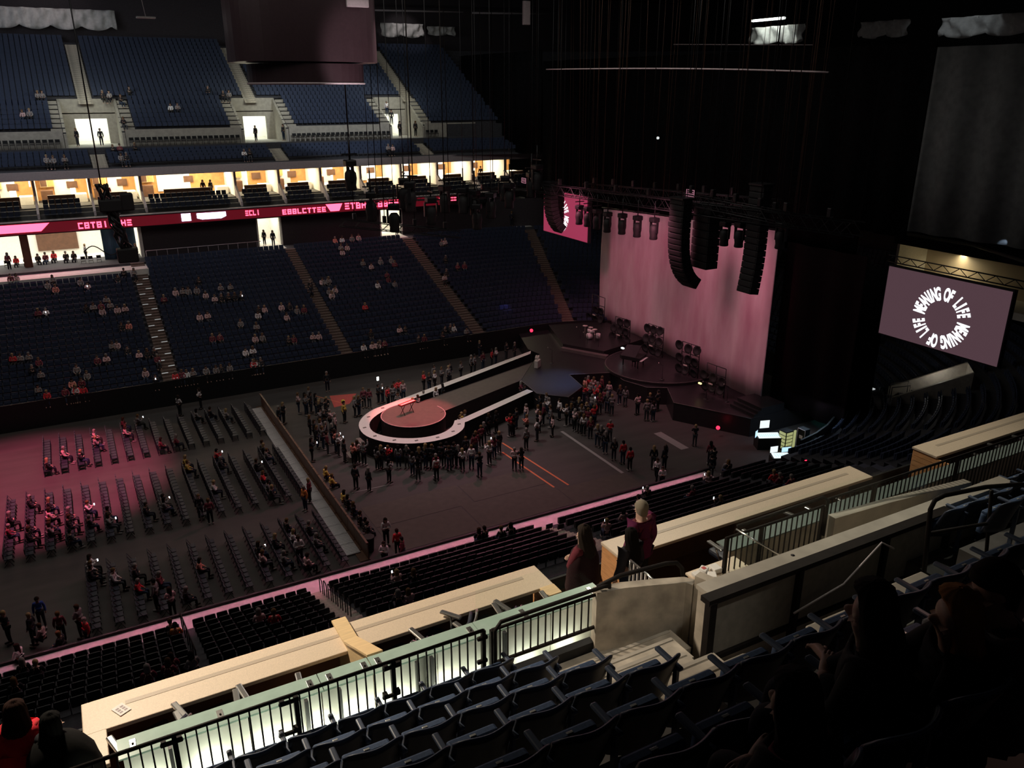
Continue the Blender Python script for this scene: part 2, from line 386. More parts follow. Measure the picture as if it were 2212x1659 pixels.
# ---- concourse wall behind the lower bowl with doorways
ZT = rowz(NR)      # 8.54
wl = MB()
opens = [(-14, 6.3, 'big'), (18.3, 20.7, 'door'), (32.4, 34.9, 'door'), (49.6, 51.6, 'door')]
def wallseg(a, b):
    wl.box(a, b, 91.2, 91.5, ZT, 11.9)
wallseg(6.6, 18.3); wallseg(20.7, 32.4); wallseg(34.9, 47)
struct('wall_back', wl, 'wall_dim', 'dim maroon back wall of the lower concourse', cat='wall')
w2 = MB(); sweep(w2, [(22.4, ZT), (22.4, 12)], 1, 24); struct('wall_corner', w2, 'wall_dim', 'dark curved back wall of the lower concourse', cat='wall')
rl = MB(); rl.tube([(6.6, 89, ZT+1.0), (18, 89, ZT+1.0)], .04); rl.tube([(6.6, 89, ZT), (6.6, 89, ZT+1)], .04)
for k in range(12): rl.tube([(6.6+k, 89, ZT), (6.6+k, 89, ZT+1)], .02, 4)
rr = MB(); rr.box(6.6, 18, 88.96, 89.04, ZT+.95, ZT+1.03)
tag(rl.build('guard_rail', 'plaster'), 'thin pale guard rail above the left middle seats', 'railing')
# left platform with bright opening
pf = MB(); pf.box(-14, 6.4, 86.2, 99, 7.2, 8.3); struct('platform', pf, 'wall_white', 'bright camera platform above the left section', cat='platform')
rm = sroot('concourse_room', 'bright lit concourse opening at the left', (-4, 95, 8.3))
b = MB(); b.box(-14, 6.6, 98, 98.2, 8.3, 11.9); struct('back_wall', b, 'wall_white', parent=rm)
b = MB(); b.box(6.3, 6.6, 91, 98, 8.3, 11.9); struct('side_wall', b, 'wall_white', parent=rm)
b = MB(); b.box(-14, 6.6, 90.3, 98.2, 11.75, 11.95); struct('ceiling', b, 'wall_white', parent=rm)
for k in range(7):
    b = MB(); b.box(-13+k*2.8, -11+k*2.8, 92, 96.5, 11.68, 11.74); struct('ceiling_lamp', b, 'em_concourse', parent=rm)
b = MB(); b.box(-4.2, -3.5, 91, 91.6, 8.3, 11.8); struct('pillar', b, 'wood_dark', parent=rm)
b = MB(); b.box(-3, .8, 97.8, 98, 8.9, 11); struct('dark_poster', b, 'wood_dark', parent=rm)
def curtain(x0, x1, y, z0, z1, lab, m='curtain_blue', amp=.12, fr=3.0):
    c = MB(); c.sheet(lambda u, v: (x0+(x1-x0)*u, y+amp*math.sin(u*(x1-x0)*fr*2), z0+(z1-z0)*v), max(12, int((x1-x0)*16)), 2, thick=(0, .03, 0))
    return tag(c.build('curtain', m), lab, 'curtain')
curtain(2.9, 6.0, 91.6, 8.35, 11.7, 'blue pleated curtain across the bright left opening')
curtain(49.9, 51.2, 91.0, 9.2, 11.7, 'blue curtain in narrow doorway left of the hanging speakers')
def doorway(x0, x1, n, lab):
    r = sroot('door_%d' % n, lab, ((x0+x1)/2, 91.4, ZT)); 
    b = MB(); b.box(x0, x1, 96, 96.1, ZT, 11.9); struct('lit_wall', b, 'wall_white', parent=r)
    b = MB(); b.box(x0-.15, x0, 91.1, 96, ZT, 11.9); b.box(x1, x1+.15, 91.1, 96, ZT, 11.9); struct('door_reveal', b, 'wall_white', parent=r)
    b = MB(); b.box(x0, x1, 91.1, 96, 11.6, 11.75); struct('lintel', b, 'wall_white', parent=r)
    b = MB(); b.box(x0+.3, x1-.3, 92, 95.5, 11.52, 11.58); struct('ceiling_lamp', b, 'em_concourse', parent=r)
    b = MB(); b.box(x0, x1, 89, 96, ZT, ZT+.04); struct('threshold', b, 'wall_white', parent=r)
doorway(18.3, 20.7, 1, 'bright doorway at the top of the middle stair')
doorway(32.4, 34.9, 2, 'bright doorway below the pink ribbon lettering')
doorway(49.6, 51.6, 3, 'narrow bright doorway half closed by a blue curtain')
# ---- ribbon board
rb = thing('ribbon_board', 'long red LED ribbon board below the far suites', 'screen', (20, 90, 11.8))
b = MB(); b.box(-14, 46, 89.9, 90.3, 11.8, 13.0); b.build('board', 'black', rb, world=True)
b = MB(); b.box(-14, 40, 89.86, 89.9, 11.9, 12.9); b.build('lit_face', 'em_ribbon_red', rb, world=True)
b = MB(); b.box(-14, 46, 89.8, 90.3, 13.0, 13.08); b.build('top_trim', 'plaster', rb, world=True)
def glyphs(x0, x1, z0, z1, m, seed, wch=.42):
    rnd = random.Random(seed); x = x0; b = MB()
    while x < x1:
        k = rnd.choice('EBCSTLNI')
        h = z1-z0; a = wch*.26
        if k in 'EBCL': b.box(x, x+a, 89.8, 89.86, z0, z1)
        if k in 'EBCLS': b.box(x, x+wch, 89.8, 89.86, z0, z0+h*.22)
        if k in 'EBCTS': b.box(x, x+wch, 89.8, 89.86, z1-h*.22, z1)
        if k in 'EBS': b.box(x, x+wch*.9, 89.8, 89.86, z0+h*.4, z0+h*.6)
        if k in 'TI': b.box(x+wch*.35, x+wch*.65, 89.8, 89.86, z0, z1)
        if k == 'B': b.box(x+wch-a, x+wch, 89.8, 89.86, z0, z1)
        if k == 'N': b.box(x, x+a, 89.8, 89.86, z0, z1); b.box(x+wch-a, x+wch, 89.8, 89.86, z0, z1); b.box(x, x+wch, 89.8, 89.86, z0+h*.4, z0+h*.65)
        x += wch*1.3
    return b.build('glowing_lettering', m, rb, world=True)
glyphs(1.0, 5.6, 12.05, 12.65, 'em_ribbon_pink', 1); glyphs(20.8, 25.3, 12.05, 12.6, 'em_ribbon_pink', 2); glyphs(16.9, 18.2, 12.2, 12.75, 'em_ribbon_pink', 3, .3)
glyphs(27.8, 36.2, 12.15, 12.85, 'em_ribbon_pink', 4, .5); glyphs(39.3, 41.4, 12.3, 12.7, 'em_ribbon_pink', 5, .3)
b = MB(); b.add([(-6.5, 89.8, 12.1), (-2.2, 89.8, 12.1), (-1.4, 89.8, 12.85), (-6.5, 89.8, 12.85)], [(0, 1, 2, 3)]); b.build('lit_panel', 'em_ribbon_pink', rb, world=True)
b = MB(); b.box(10.5, 11.4, 89.8, 89.86, 12.1, 12.85); b.build('lit_panel', 'em_ribbon_white', rb, world=True)
b = MB(); b.prism([(12.1, 0), (12.4, 0), (14.8, 0)], 0, 0) if 0 else b.add([(12.0, 89.8, 12.3), (12.5, 89.8, 12.15), (14.4, 89.8, 12.15), (14.9, 89.8, 12.35), (14.9, 89.8, 12.8), (12.0, 89.8, 12.8)], [(0, 1, 2, 3, 4, 5)]); b.build('lit_panel', 'em_ribbon_white', rb, world=True)
b = MB(); b.add([(25.6, 89.8, 12.85), (26.1, 89.8, 12.05), (27.1, 89.8, 12.05), (27.5, 89.8, 12.85)], [(0, 1, 2, 3)]); b.build('lit_panel', 'em_ribbon_pink', rb, world=True)
light('ribbon_glow', 'AREA', (-3, 89, 12.2), (-2, 84, 7), 110, (1, .2, .4), shape='RECTANGLE', size=9, size_y=.8)
light('ribbon_glow_b', 'AREA', (30, 89, 12.2), (30, 86, 8), 60, (1, .1, .3), shape='RECTANGLE', size=12, size_y=.8)
# ---- suites
sb = MB(); sb.box(-14, 54, 90.3, 99.5, 12.9, 13.05); sb.box(-14, 54, 91.2, 99.5, 13.05, 13.42); sb.box(-14, 54, 92.0, 99.5, 13.42, 13.8); sb.box(-14, 54, 92.9, 99.5, 13.8, 13.9); struct('suite_slab', sb, 'concrete_dark', 'stepped slab carrying the lit suites', cat='slab')
sc = MB(); sc.box(-14, 54, 91.2, 99.7, 16.75, 16.95); struct('ceiling_suites', sc, 'plaster', 'ceiling over the lit suites', cat='ceiling')
fs = MB(); fs.box(-14, 54, 90.8, 91.2, 16.7, 17.5); struct('fascia', fs, 'plaster', 'long plain fascia washed dusky pink above the suites', cat='fascia')
divs = [-11.6, -6.9, -2.2, 2.7, 7.4, 16.8, 21.5, 26.2, 30.9, 35.9, 40.6, 45.3, 50, 54]
so = thing('suite_chair', 'x', 'seat', (-100, 0, 0)); sch1 = MB(); sch1.rbox((0, .02, .66), (.46, .08, .46), .03); sch1.build('backrest', 'seat_shell', so)
sch2 = MB(); sch2.rbox((0, -.2, .42), (.46, .42, .09), .03); sch2.build('seat', 'seat_shell', so)
first_suite = True
for k in range(len(divs)-1):
    a, b_ = divs[k], divs[k+1]; wdt = b_-a; rnd = random.Random(k+3)
    nm = nth(k)
    st_ = sroot('suite_room', nm+' lit suite from the left along the far side', ((a+b_)/2, 96, 13.7))
    m = MB(); m.box(a+.05, b_-.05, 99.2, 99.4, 13.7, 16.75); struct('back_wall', m, 'wood_orange', parent=st_)
    m = MB(); c0 = a+wdt*rnd.uniform(.1, .5); m.box(c0, c0+wdt*.3, 99.08, 99.18, 14.2, 16.7); struct('white_wall_panel', m, 'wall_white', parent=st_)
    m = MB(); c0 = a+wdt*rnd.uniform(.55, .75); m.rbox((c0, 99.0, 15.4), (1.0, .12, .7), .02); struct('picture_frame', m, 'wood_dark', parent=st_)
    m = MB(); m.rbox((a+1.0, 97.6, 14.5), (1.1, .8, 1.2), .04); o = m.build('sideboard', 'wood_dark'); tag(o, 'dark sideboard inside the '+nm+' lit suite from the left', 'cabinet')
    m = MB(); m.box(a-.08, a+.08, 93.2, 99.3, 13.9, 16.75); struct('divider_wall', m, 'wall_white', parent=st_)
    m = MB(); m.add([(a-.1, 90.6, 13.1), (a-.1, 93.2, 13.7), (a-.1, 93.2, 15.2), (a-.1, 90.6, 13.6), (a+.1, 90.6, 13.1), (a+.1, 93.2, 13.7), (a+.1, 93.2, 15.2), (a+.1, 90.6, 13.6)], [(0, 1, 2, 3), (7, 6, 5, 4), (3, 2, 6, 7), (0, 3, 7, 4), (1, 5, 6, 2)]); struct('wing_wall', m, 'plaster', parent=st_)
    m = MB(); m.box(a-.12, a+.12, 93, 93.3, 13.7, 16.75); struct('column', m, 'plaster', parent=st_)
    m = MB(); m.box(a+.8, b_-.8, 94.2, 98.2, 16.66, 16.72); struct('ceiling_lamp', m, 'em_ceiling', parent=st_)
    m = MB(); d0 = a+wdt*rnd.uniform(.25, .6); m.box(d0, d0+1.1, 99.1, 99.2, 13.75, 16.1); struct('lit_doorway', m, 'em_door', parent=st_)
    m = MB(); e0 = a+.5; m.box(e0, e0+1.3, 98.6, 99.15, 15.3, 16.2); struct('wall_cabinet', m, 'wood_pale', parent=st_)
    for q in range(2): pn = MB(); pn.box(e0+.03+q*.64, e0+.6+q*.64, 98.57, 98.6, 15.35, 16.15); struct('cabinet_panel', pn, 'wood_orange' if q else 'wood_dark', parent=st_)
    m = MB(); m.rbox(((a+b_)/2-.2, 93.5, 14.45), (wdt*.5, .35, 1.1), .03); o = m.build('suite_counter', 'wood_dark'); tag(o, 'wooden drinks counter inside the '+nm+' lit suite from the left', 'counter')
    m = MB(); m.rbox((b_-.9, 96.8, 14.2), (1.2, 1.6, 1.0), .03); o = m.build('serving_island', 'wall_white'); tag(o, 'white serving island inside the '+nm+' lit suite from the left', 'counter')
    tv = MB(); tv.rbox((b_-.35, 96.0, 16.0), (.12, 1.0, .6), .02); 
    if k % 3 == 1: o = tv.build('television', 'em_tv'); tag(o, 'glowing television on the wall of the '+nm+' lit suite', 'television')
    light('suite_lamp', 'AREA', ((a+b_)/2, 96.5, 16.6), ((a+b_)/2, 96.5, 13), 70*wdt/4.7, (1, .82, .52), shape='RECTANGLE', size=wdt*.6, size_y=4)
    n = int((wdt-1.4)/.56)
    for r_ in range(3):
        for j in range(n):
            x = a+.75+j*.56; y = 91.0+r_*.85; z = 13.05+r_*.375
            if not seen((x, y, z)): continue
            lb = 'dark seat %s in the %s row of the %s suite from the left' % (nth(j), ['front', 'middle', 'back'][r_], nm)
            if first_suite: so.location = (x, y, z); so['label'] = lb; so['group'] = 'dark seats in front of the suites'; first_suite = False
            else: dup(so, (x, y, z), 0, lb)
# ---- upper deck
UZ0 = 17.7; US = .6; URD = .8
vis = MB()
prof = [(21.9, 17.4)]
for i in range(4): prof += [(22+i*.85, 17.6+i*.25), (22+(i+1)*.85, 17.6+i*.25)]
prof += [(25.4, 19.3), (26.6, 19.3), (26.6, 20.8)]
NU = 22
for i in range(NU): prof += [(26.6+i*URD, 20.8+i*.43), (26.6+(i+1)*URD, 20.8+i*.43)]
def sweep_x(mb, prof, x0, x1):
    vs = [(x, 69+d, z) for d, z in prof for x in (x0, x1)]
    mb.add(vs, [(2*i, 2*i+1, 2*i+3, 2*i+2) for i in range(len(prof)-1)])
sweep(vis, prof, 1, 12)
UA = [(1.5, 6.6), (18.8, 23.4), (36.0, 39.9)]
cutlo = [p for p in prof if p[0] <= 26.6]; cutmid = [p for p in prof if 26.6 <= p[0] <= 32.3]; cuthi = [p for p in prof if p[0] >= 32.2]
sweep_x(vis, [p for p in cutlo if p[1] <= 19.31], -14, 40); sweep_x(vis, cuthi, -14, 40)
for a, b_ in ((-14, 1.5), (6.6, 18.8), (23.4, 36.0)): sweep_x(vis, [(26.6, 19.3)]+cutmid, a, b_)
struct('upper_terrace', vis, 'tread_grey', 'stepped concrete terrace of the far upper deck', cat='terrace')
us = {}
def useat(i, d, z, lower):
    for p, n, tg in bowl_pts(d, .53):
        if tg not in ('far', 'arc1') or not seen((p[0], p[1], z), 30) or p[0] > 50: continue
        if lower and any(abs(p[0]-a) < .8 for a in (3.9, 21.6, 38.6)): continue
        if not lower:
            if p[1] < 101.3 and any(a-1.3 < p[0] < b_+1.3 for a, b_ in UA): continue
            if any(abs(p[0]-a) < .8 for a in (3.9, 20.9, 40.2)): continue
        key = (lower, sum(p[0] > a for a in (4, 21, 39)))
        seat_pair(us.setdefault(key, MB()), p, n, z)
for i in range(4): useat(i, 22+i*.85+.5, 17.6+i*.25, True)
for i in range(NU): useat(i, 26.6+i*URD+.42, 20.8+i*.43, False)
un = ['far left', 'left middle', 'right middle', 'beside the black drape']
for (lo, k), mb in us.items():
    tag(mb.build('stadium_seats', 'seat_navy'), 'rows of blue seats on the upper deck %s %s' % ('below the cross aisle' if lo else 'above the cross aisle', un[k]), 'seats', 'blue seats of the upper deck', 'stuff')
for n_, x in enumerate((3.9, 20.9, 40.2)):
    root = sroot('stairway', ['left', 'middle', 'right'][n_]+' pale upper deck aisle stair above its vomitory', (x, 101, 24)); sm = MB(); sm.ob((0, 0, 0), (1.35, .38, .2)); me = None
    for i in range(12, NU*2-3):
        loc = (0, 95.6+i*.4+.2-101, 20.8+i*.215-24+.1)
        if me is None: o = sm.build('step', 'concrete', root); me = o.data
        else: o = inst('step', me, root)
        o.location = loc
    xl = (3.9, 21.6, 38.6)[n_]
    for i in range(8):
        o = inst('step', me, root); o.location = (xl-x, 91.2+i*.425-101, 17.6+i*.125-24+.1)
for n_, (a, b_) in enumerate(UA):
    r = sroot('vomitory', ['left', 'middle', 'right'][n_]+' upper deck entrance with pale concrete walls', ((a+b_)/2, 97, 19.3))
    ww = 1.0
    m = MB(); m.box(a-.1, b_+.1, 101.0, 101.3, 21.9, 23.9); m.box(a, a+1.1, 101, 101.3, 19.3, 21.9); m.box(b_-.9, b_, 101, 101.3, 19.3, 21.9); struct('head_wall', m, 'concrete_pale', parent=r)
    for x0, x1 in ((a-.25, a), (b_, b_+.25)):
        m = MB(); m.add([(x0, 95.5, 19.3), (x0, 101.2, 19.3), (x0, 101.2, 23.9), (x0, 95.5, 20.6), (x1, 95.5, 19.3), (x1, 101.2, 19.3), (x1, 101.2, 23.9), (x1, 95.5, 20.6)], [(0, 1, 2, 3), (7, 6, 5, 4), (3, 2, 6, 7), (0, 3, 7, 4)]); struct('side_wall', m, 'concrete_pale', parent=r)
    m = MB(); m.box(a, b_, 95.4, 106, 19.25, 19.32); struct('floor_slab', m, 'concrete_pale', parent=r)
    m = MB(); m.box(a, b_, 106, 106.2, 19.3, 22.5); struct('lit_wall', m, 'wall_white', parent=r)
    m = MB(); m.box(a-.2, b_+.2, 101, 106.2, 22.4, 22.5); struct('ceiling', m, 'wall_white', parent=r)
    m = MB(); m.box(a-.2, a, 101, 106.2, 19.3, 22.5); m.box(b_, b_+.2, 101, 106.2, 19.3, 22.5); struct('passage_wall', m, 'wall_white', parent=r)
    m = MB(); m.box(a+.4, b_-.4, 101.6, 105.4, 22.33, 22.39); struct('ceiling_lamp', m, 'em_white', parent=r)
    light('entrance_fill', 'AREA', ((a+b_)/2, 96.5, 25.5), ((a+b_)/2, 100.5, 21), 90, (.95, 1, .85), size=1.5)  # added fill that brightens the pale entrance walls
    # flanking steps
    sm = MB(); sm.box(-.5, .5, 0, .4, 0, .24); me = None
    for sx in (a-.8, b_+.8):
        for i in range(14):
            if me is None: o = sm.build('step', 'concrete_pale', r); me = o.data
            else: o = inst('step', me, r)
            o.location = (sx-(a+b_)/2, 95.6+i*.4-97, 20.8+i*.215-.02-19.3-.1)
# concourse ledge wall + folding chairs
m = MB()
for a, b_ in ((-14, 1.2), (6.9, 18.5), (23.7, 35.7), (40.2, 47)): m.box(a, b_, 95.4, 95.58, 19.3, 20.95)
struct('ledge_wall', m, 'concrete_pale', 'pale wall behind the row of folding chairs on the upper deck', cat='wall')
fc = thing('folding_chair', 'x', 'chair', (-100, 0, 0)); q = MB(); q.rbox((0, .2, .72), (.42, .04, .3), .02); q.build('backrest', 'black', fc)
q = MB(); q.rbox((0, 0, .45), (.42, .42, .04), .02); q.build('seat', 'black', fc)
q = MB()
for sx in (-.2, .2): q.tube([(sx, -.2, 0), (sx, .2, .88)], .015, 4); q.tube([(sx, .2, 0), (sx, -.15, .45)], .015, 4)
q.build('frame', 'chair_frame', fc)
first = True; cnt = {}
for x in [-5+.56*i for i in range(84)]:
    if any(a-.4 < x < b_+.4 for a, b_ in UA) or x > 43 or not seen((x, 94.8, 19.3)) or x in (): continue
    sec = sum(x > a for a in (4, 21, 39)); c = cnt[sec] = cnt.get(sec, -1)+1
    lb = '%s black folding chair from left on the upper deck ledge, %s' % (nth(c), un[sec])
    if first: fc.location = (x, 94.9, 19.32); fc['label'] = lb; fc['group'] = 'folding chairs on the upper deck ledge'; first = False
    else: dup(fc, (x, 94.9, 19.32), 0, lb)
# folding chairs on the left camera platform
for k, (px, py) in enumerate([(15, 572), (180, 563), (196, 562), (214, 560)]):
    p = at(px, py, z=8.8); p.z = 8.32
    dup(fc, p, 0, '%s empty folding chair from left on the bright platform edge' % nth(k), 'folding chairs on the bright platform')
# roof and catwalk drapery
m = MB(); m.box(-30, 100, -20, 125, 38, 38.3); struct('ceiling', m, 'roof_steel', 'dark arena roof')
m = MB(); m.box(-14, 100, 114.2, 114.5, 0, 38); struct('wall_back_upper', m, 'wall_dim', 'dark wall above the upper deck', cat='wall')
m = MB(); m.box(96, 96.3, -20, 114.2, 0, 38); struct('wall_end', m, 'black', 'black end wall far behind the stage', cat='wall')
def swag(x0, x1, y, z0, z1, n, lab, axis='x', m='fabric_white'):
    c = MB()
    def fn(u, v):
        ph = (u*n*.7) % 1; sag = math.sin(ph*PI)**.6 if ph > 0 else 0
        z = z1-(z1-z0)*v*(.76+.24*sag)
        off = .25*math.sin(v*PI*2+u*n*PI*2)+.15*math.sin(u*n*14)
        return (x0+(x1-x0)*u, y+off, z) if axis == 'x' else (y+off, x0+(x1-x0)*u, z)
    c.sheet(fn, n*12, 6, thick=(0, .04, 0) if axis == 'x' else (.04, 0, 0)); return tag(c.build('swag_drape', m), lab, 'drape')
swag(-4, 9.0, 112.5, 31.2, 33.4, 6, 'grey swagged fabric along the catwalk at top left')
swag(41.5, 47.6, 112.5, 31.4, 33.2, 3, 'white swagged fabric beside the hanging scoreboard')
swag(48.3, 52.5, 112.5, 31.8, 33.0, 2, 'dim swagged fabric right of the white one near the roof')
swag(69.5, 77.5, 74.6, 29.6, 31.6, 3, 'brightly lit white fabric bundle under the roof', 'y')
swag(56, 61.5, 74, 29.6, 31.2, 3, 'dim grey fabric swag near the roof right of the bright bundle', 'y')
swag(44.5, 52.5, 74, 29.2, 31.0, 3, 'grey fabric swag at the top right corner', 'y')
light('bundle_light', 'SPOT', (70, 74, 34), (74, 73.5, 30.6), 900, (.9, 1, .92), spot_size=1.1, spot_blend=.4, shadow_soft_size=.2)
light('bundle_light_b', 'SPOT', (69, 50, 34), (74, 51, 30), 150, (.85, .95, 1), spot_size=1.4, spot_blend=.5, shadow_soft_size=.2)
light('swag_light', 'SPOT', (2, 108, 36), (2, 112.5, 32), 160, (1, .85, .85), spot_size=1.9, spot_blend=.6, shadow_soft_size=.4)
light('swag_light_b', 'SPOT', (45, 108.5, 36), (45, 112.5, 32), 260, (1, .92, .92), spot_size=1.2, spot_blend=.6, shadow_soft_size=.3)
lm_ = MB(); lm_.rbox((74, 74.4, 32.3), (.3, 5, .25), .05); tag(lm_.build('strip_lamp', 'em_white'), 'glowing strip lamp above the bright fabric bundle', 'lamp')
pl_ = MB(); p0 = at(315, 38, y=80); pl_.rbox(p0, (1.5, .6, .15), .04); pl_.tube([p0, p0+Vector((-.5, 0, 5))], .03, 4); tag(pl_.build('roof_panel', 'fabric_white'), 'small pale hanging panel near the roof at upper left', 'panel')
pl_ = MB(); p0 = at(1137, 28, y=70); pl_.rbox(p0, (.7, .3, 2.0), .05); tag(pl_.build('hanging_fixture', 'plaster'), 'pale upright hanging fixture under the roof above the black drape', 'fixture')
for k, (y, z) in enumerate([(100, 36.2), (78, 36.8), (60, 36.5)]):
    tr = MB()
    for zz in (0, 1.4): tr.tube([(-20, y, z+zz), (90, y, z+zz)], .12, 5)
    for i in range(55): tr.tube([(-20+2*i, y, z+1.4*(i % 2)), (-18+2*i, y, z+1.4*((i+1) % 2))], .07, 4, cap=False)
    struct('roof_truss', tr, 'roof_steel', 'steel roof truss '+['over the upper deck', 'behind the scoreboard', 'in front of the scoreboard'][k], cat='truss')
for k, (a, b_, y, z) in enumerate([((810), 1000, 105, 0), (1020, 1190, 105, 0)]):
    p0 = at(a, 22 if k == 0 else 28, y=y); p1 = at(b_, 26 if k == 0 else 30, y=y); c = MB(); c.tube([p0, p1], .12, 5)
    tag(c.build('catwalk_tube', 'em_sign' if 0 else 'plaster'), ['dusky pink', 'thin dusky'][k]+' catwalk tube near the roof', 'tube')
# ================================================================ drapes, scoreboard
def drape(p0, p1, z0, z1, lab, m, amp=.25, step=.9, name='drape', z1b=None):
    p0 = Vector(p0); p1 = Vector(p1); L = (p1-p0).length; d = (p1-p0)/L; n = Vector((-d.y, d.x))
    c = MB()
    def fn(u, v):
        q = p0+d*L*u+n*amp*math.sin(u*L/step*2)*(1-.4*v)
        top = z1 if z1b is None else z1+(z1b-z1)*u
        return (q.x, q.y, z0+(top-z0)*v)
    c.sheet(fn, max(8, int(L/step*5)), 2, thick=(n.x*.04, n.y*.04, 0))
    return tag(c.build(name, m), lab, 'drape')
drape((50, 106), (50, 84), 17.6, 29.0, 'black drape beside the blue upper deck seats', 'drape_black')
drape((50, 84), (52, 41), 12.6, 27.8, 'huge black drape hanging behind the stage', 'drape_black')
drape((52, 41), (52, 37), 15.0, 27.8, 'narrow black drape joining the huge one at its right end', 'drape_black')
drape((52, 36.9), (53, 20), 15.5, 27.5, 'dark grey drape at the right edge under the roof', 'drape_grey')
drape((47, 43), (47.3, 36.2), 1.5, 14.2, 'dark maroon side drape right of the pink backdrop', 'drape_maroon')
drape((49.5, 42), (50.5, 36.5), 1.5, 13, 'black masking drape behind the maroon side drape', 'drape_black')
sb_ = thing('scoreboard', 'dark rounded centre-hung scoreboard seen from below at top', 'scoreboard', (15.2, 54, 25.2))
q = MB(); n = 40
def rrect(cx, cy, hx, hy, p=3.2):
    return [(cx+hx*math.copysign(abs(math.cos(2*PI*i/n))**(2/p), math.cos(2*PI*i/n)), cy+hy*math.copysign(abs(math.sin(2*PI*i/n))**(2/p), math.sin(2*PI*i/n))) for i in range(n)]
q.prism(rrect(15.2, 56, 4.5, 4), 26.5, 34); q.build('upper_housing', 'scoreboard', sb_, world=True)
q = MB(); q.prism(rrect(15.2, 55.5, 3.6, 3.4, 2.4), 25.25, 26.4); q.build('lower_ring', 'scoreboard', sb_, world=True)
q = MB(); q.tube([(x, y, 25.25) for x, y in rrect(15.2, 55.5, 3.62, 3.42, 2.4)]+[(15.2+3.62, 55.5, 25.25)], .06, 5); q.build('rim', 'plaster', sb_, world=True)
q = MB()
for sx in (-3, 3):
    for sy in (-2.5, 2.5): q.tube([(15.2+sx, 56+sy, 34), (15.2+sx, 56+sy, 38)], .08, 5)
q.build('hanger', 'black_metal', sb_, world=True)
q = MB(); p0 = at(772, 6, y=52); q.rbox(p0, (1.4, .2, .5), .04); q.build('sign_plate', 'plaster', sb_, world=True)
light('scoreboard_reflect', 'SPOT', (19, 40, 16), (17.8, 52, 26.3), 15000, (1, .8, .85), spot_size=.34, spot_blend=.5, shadow_soft_size=.4)  # added spot, its pool stands in for a soft reflection
# ================================================================ stage
def strip(a0, a1, b0, b1, z0=0, z1=1.5): pass
stg = thing('stage', 'dark angular main stage deck in front of the pink backdrop', 'stage', (44, 57, 0))
poly = [(33.3, 51.35), (35.7, 52.9), (36.3, 55.9), (39.9, 54.6), (39.6, 52.4), (40.3, 50.1), (41.7, 49.2), (40, 46.3), (43, 40.9), (50, 40.9), (50, 74), (40.3, 74), (36.8, 64), (37, 62.2), (35.2, 60.4), (31.9, 56.7), (31.5, 53.3)]
q = MB(); q.prism(poly, 0, 1.5); q.build('deck', 'stage_top', stg, world=True)
q = MB(); q.tube([(x, y, 1.51) for x, y in poly[:9]], .03, 4); q.tube([(x, y, 1.51) for x, y in poly[14:]+poly[:1]], .03, 4); q.build('edge_trim', 'stage_grey', stg, world=True)
q = MB(); q.prism([(39.7, 62.4), (41.8, 58.6), (47.5, 60), (47.8, 68), (42, 69)], 1.5, 2.05); q.build('drum_riser', 'stage_top', stg, world=True)
q = MB(); q.prism([(39.3, 62.1), (41.6, 57.9), (42.1, 58.2), (39.9, 62.5)], 1.5, 1.78); q.build('riser_step', 'stage_grey', stg, world=True)
q = MB(); q.prism([(44.6+5*math.cos(a*PI/24), 53.8+5*math.sin(a*PI/24)) for a in range(48)][::1], 1.5, 1.72); q.build('round_platform', 'stage_top', stg, world=True)
q = MB(); q.tube([(44.6+4.9*math.cos(a*PI/24), 53.8+4.9*math.sin(a*PI/24), 1.73) for a in range(49)], .03, 4); q.build('platform_trim', 'stage_grey', stg, world=True)
def cr(pts, k=4):
    out = []
    for i in range(len(pts)-1):
        p0 = Vector(pts[max(i-1, 0)]); p1 = Vector(pts[i]); p2 = Vector(pts[i+1]); p3 = Vector(pts[min(i+2, len(pts)-1)])
        for j in range(k):
            t = j/k; out.append(.5*((2*p1)+(p2-p0)*t+(2*p0-5*p1+4*p2-p3)*t*t+(3*p1-p0-3*p2+p3)*t**3))
    out.append(Vector(pts[-1])); return out
outer = [(28.6, 60.3), (20.54, 57.18), (18.26, 56.19), (16.75, 54.4), (16.35, 52.25), (16.96, 50.52), (18.22, 49.29), (19.9, 48.65), (21.73, 48.74), (23.03, 49.56), (23.72, 50.68)]
inner = [(28.3, 59.45), (21.11, 56.64), (18.9, 55.55), (17.5, 54.1), (17.1, 52.35), (17.75, 50.9), (18.9, 49.95), (20.1, 49.55), (21.4, 49.65), (22.5, 50.36), (23.2, 51.35)]
O_ = cr(outer); I_ = cr(inner)
O_ = [Vector((36.78, 63.43))]+O_+[Vector((24.0, 50.75)), Vector((31.5, 53.9))]; I_ = [Vector((36.3, 62.7))]+I_+[Vector((23.6, 51.35)), Vector((31.3, 54.55))]
rw = thing('runway_ring', 'pale narrow runway looping round the small round stage', 'runway', (23, 55, 0))
def band(O, I, z0, z1, mtop, mside, nm, root):
    q = MB(); m = len(O); vs = [(p.x, p.y, z1) for p in O]+[(p.x, p.y, z1) for p in I]
    q.add(vs, [(i, i+1, m+i+1, m+i) for i in range(m-1)], 0)
    q.build(nm+'_top', mtop, root, world=True)
    q = MB()
    for L in (O, I): q.add([(p.x, p.y, z0) for p in L]+[(p.x, p.y, z1-.004) for p in L], [(i, i+1, m+i+1, m+i) for i in range(m-1)])
    for i in (0, m-1): q.quad((O[i].x, O[i].y, z0), (I[i].x, I[i].y, z0), (I[i].x, I[i].y, z1-.004), (O[i].x, O[i].y, z1-.004))
    q.build(nm+'_skirt', mside, root, world=True)
band(O_, I_, 0, 1.5, 'runway_white', 'black', 'walkway', rw)
q = MB(); 
for i in range(3, len(O_)-2, 4):
    c = (O_[i]+I_[i])/2; q.box(c.x-.12, c.x+.12, c.y-.06, c.y+.06, 1.5, 1.53)
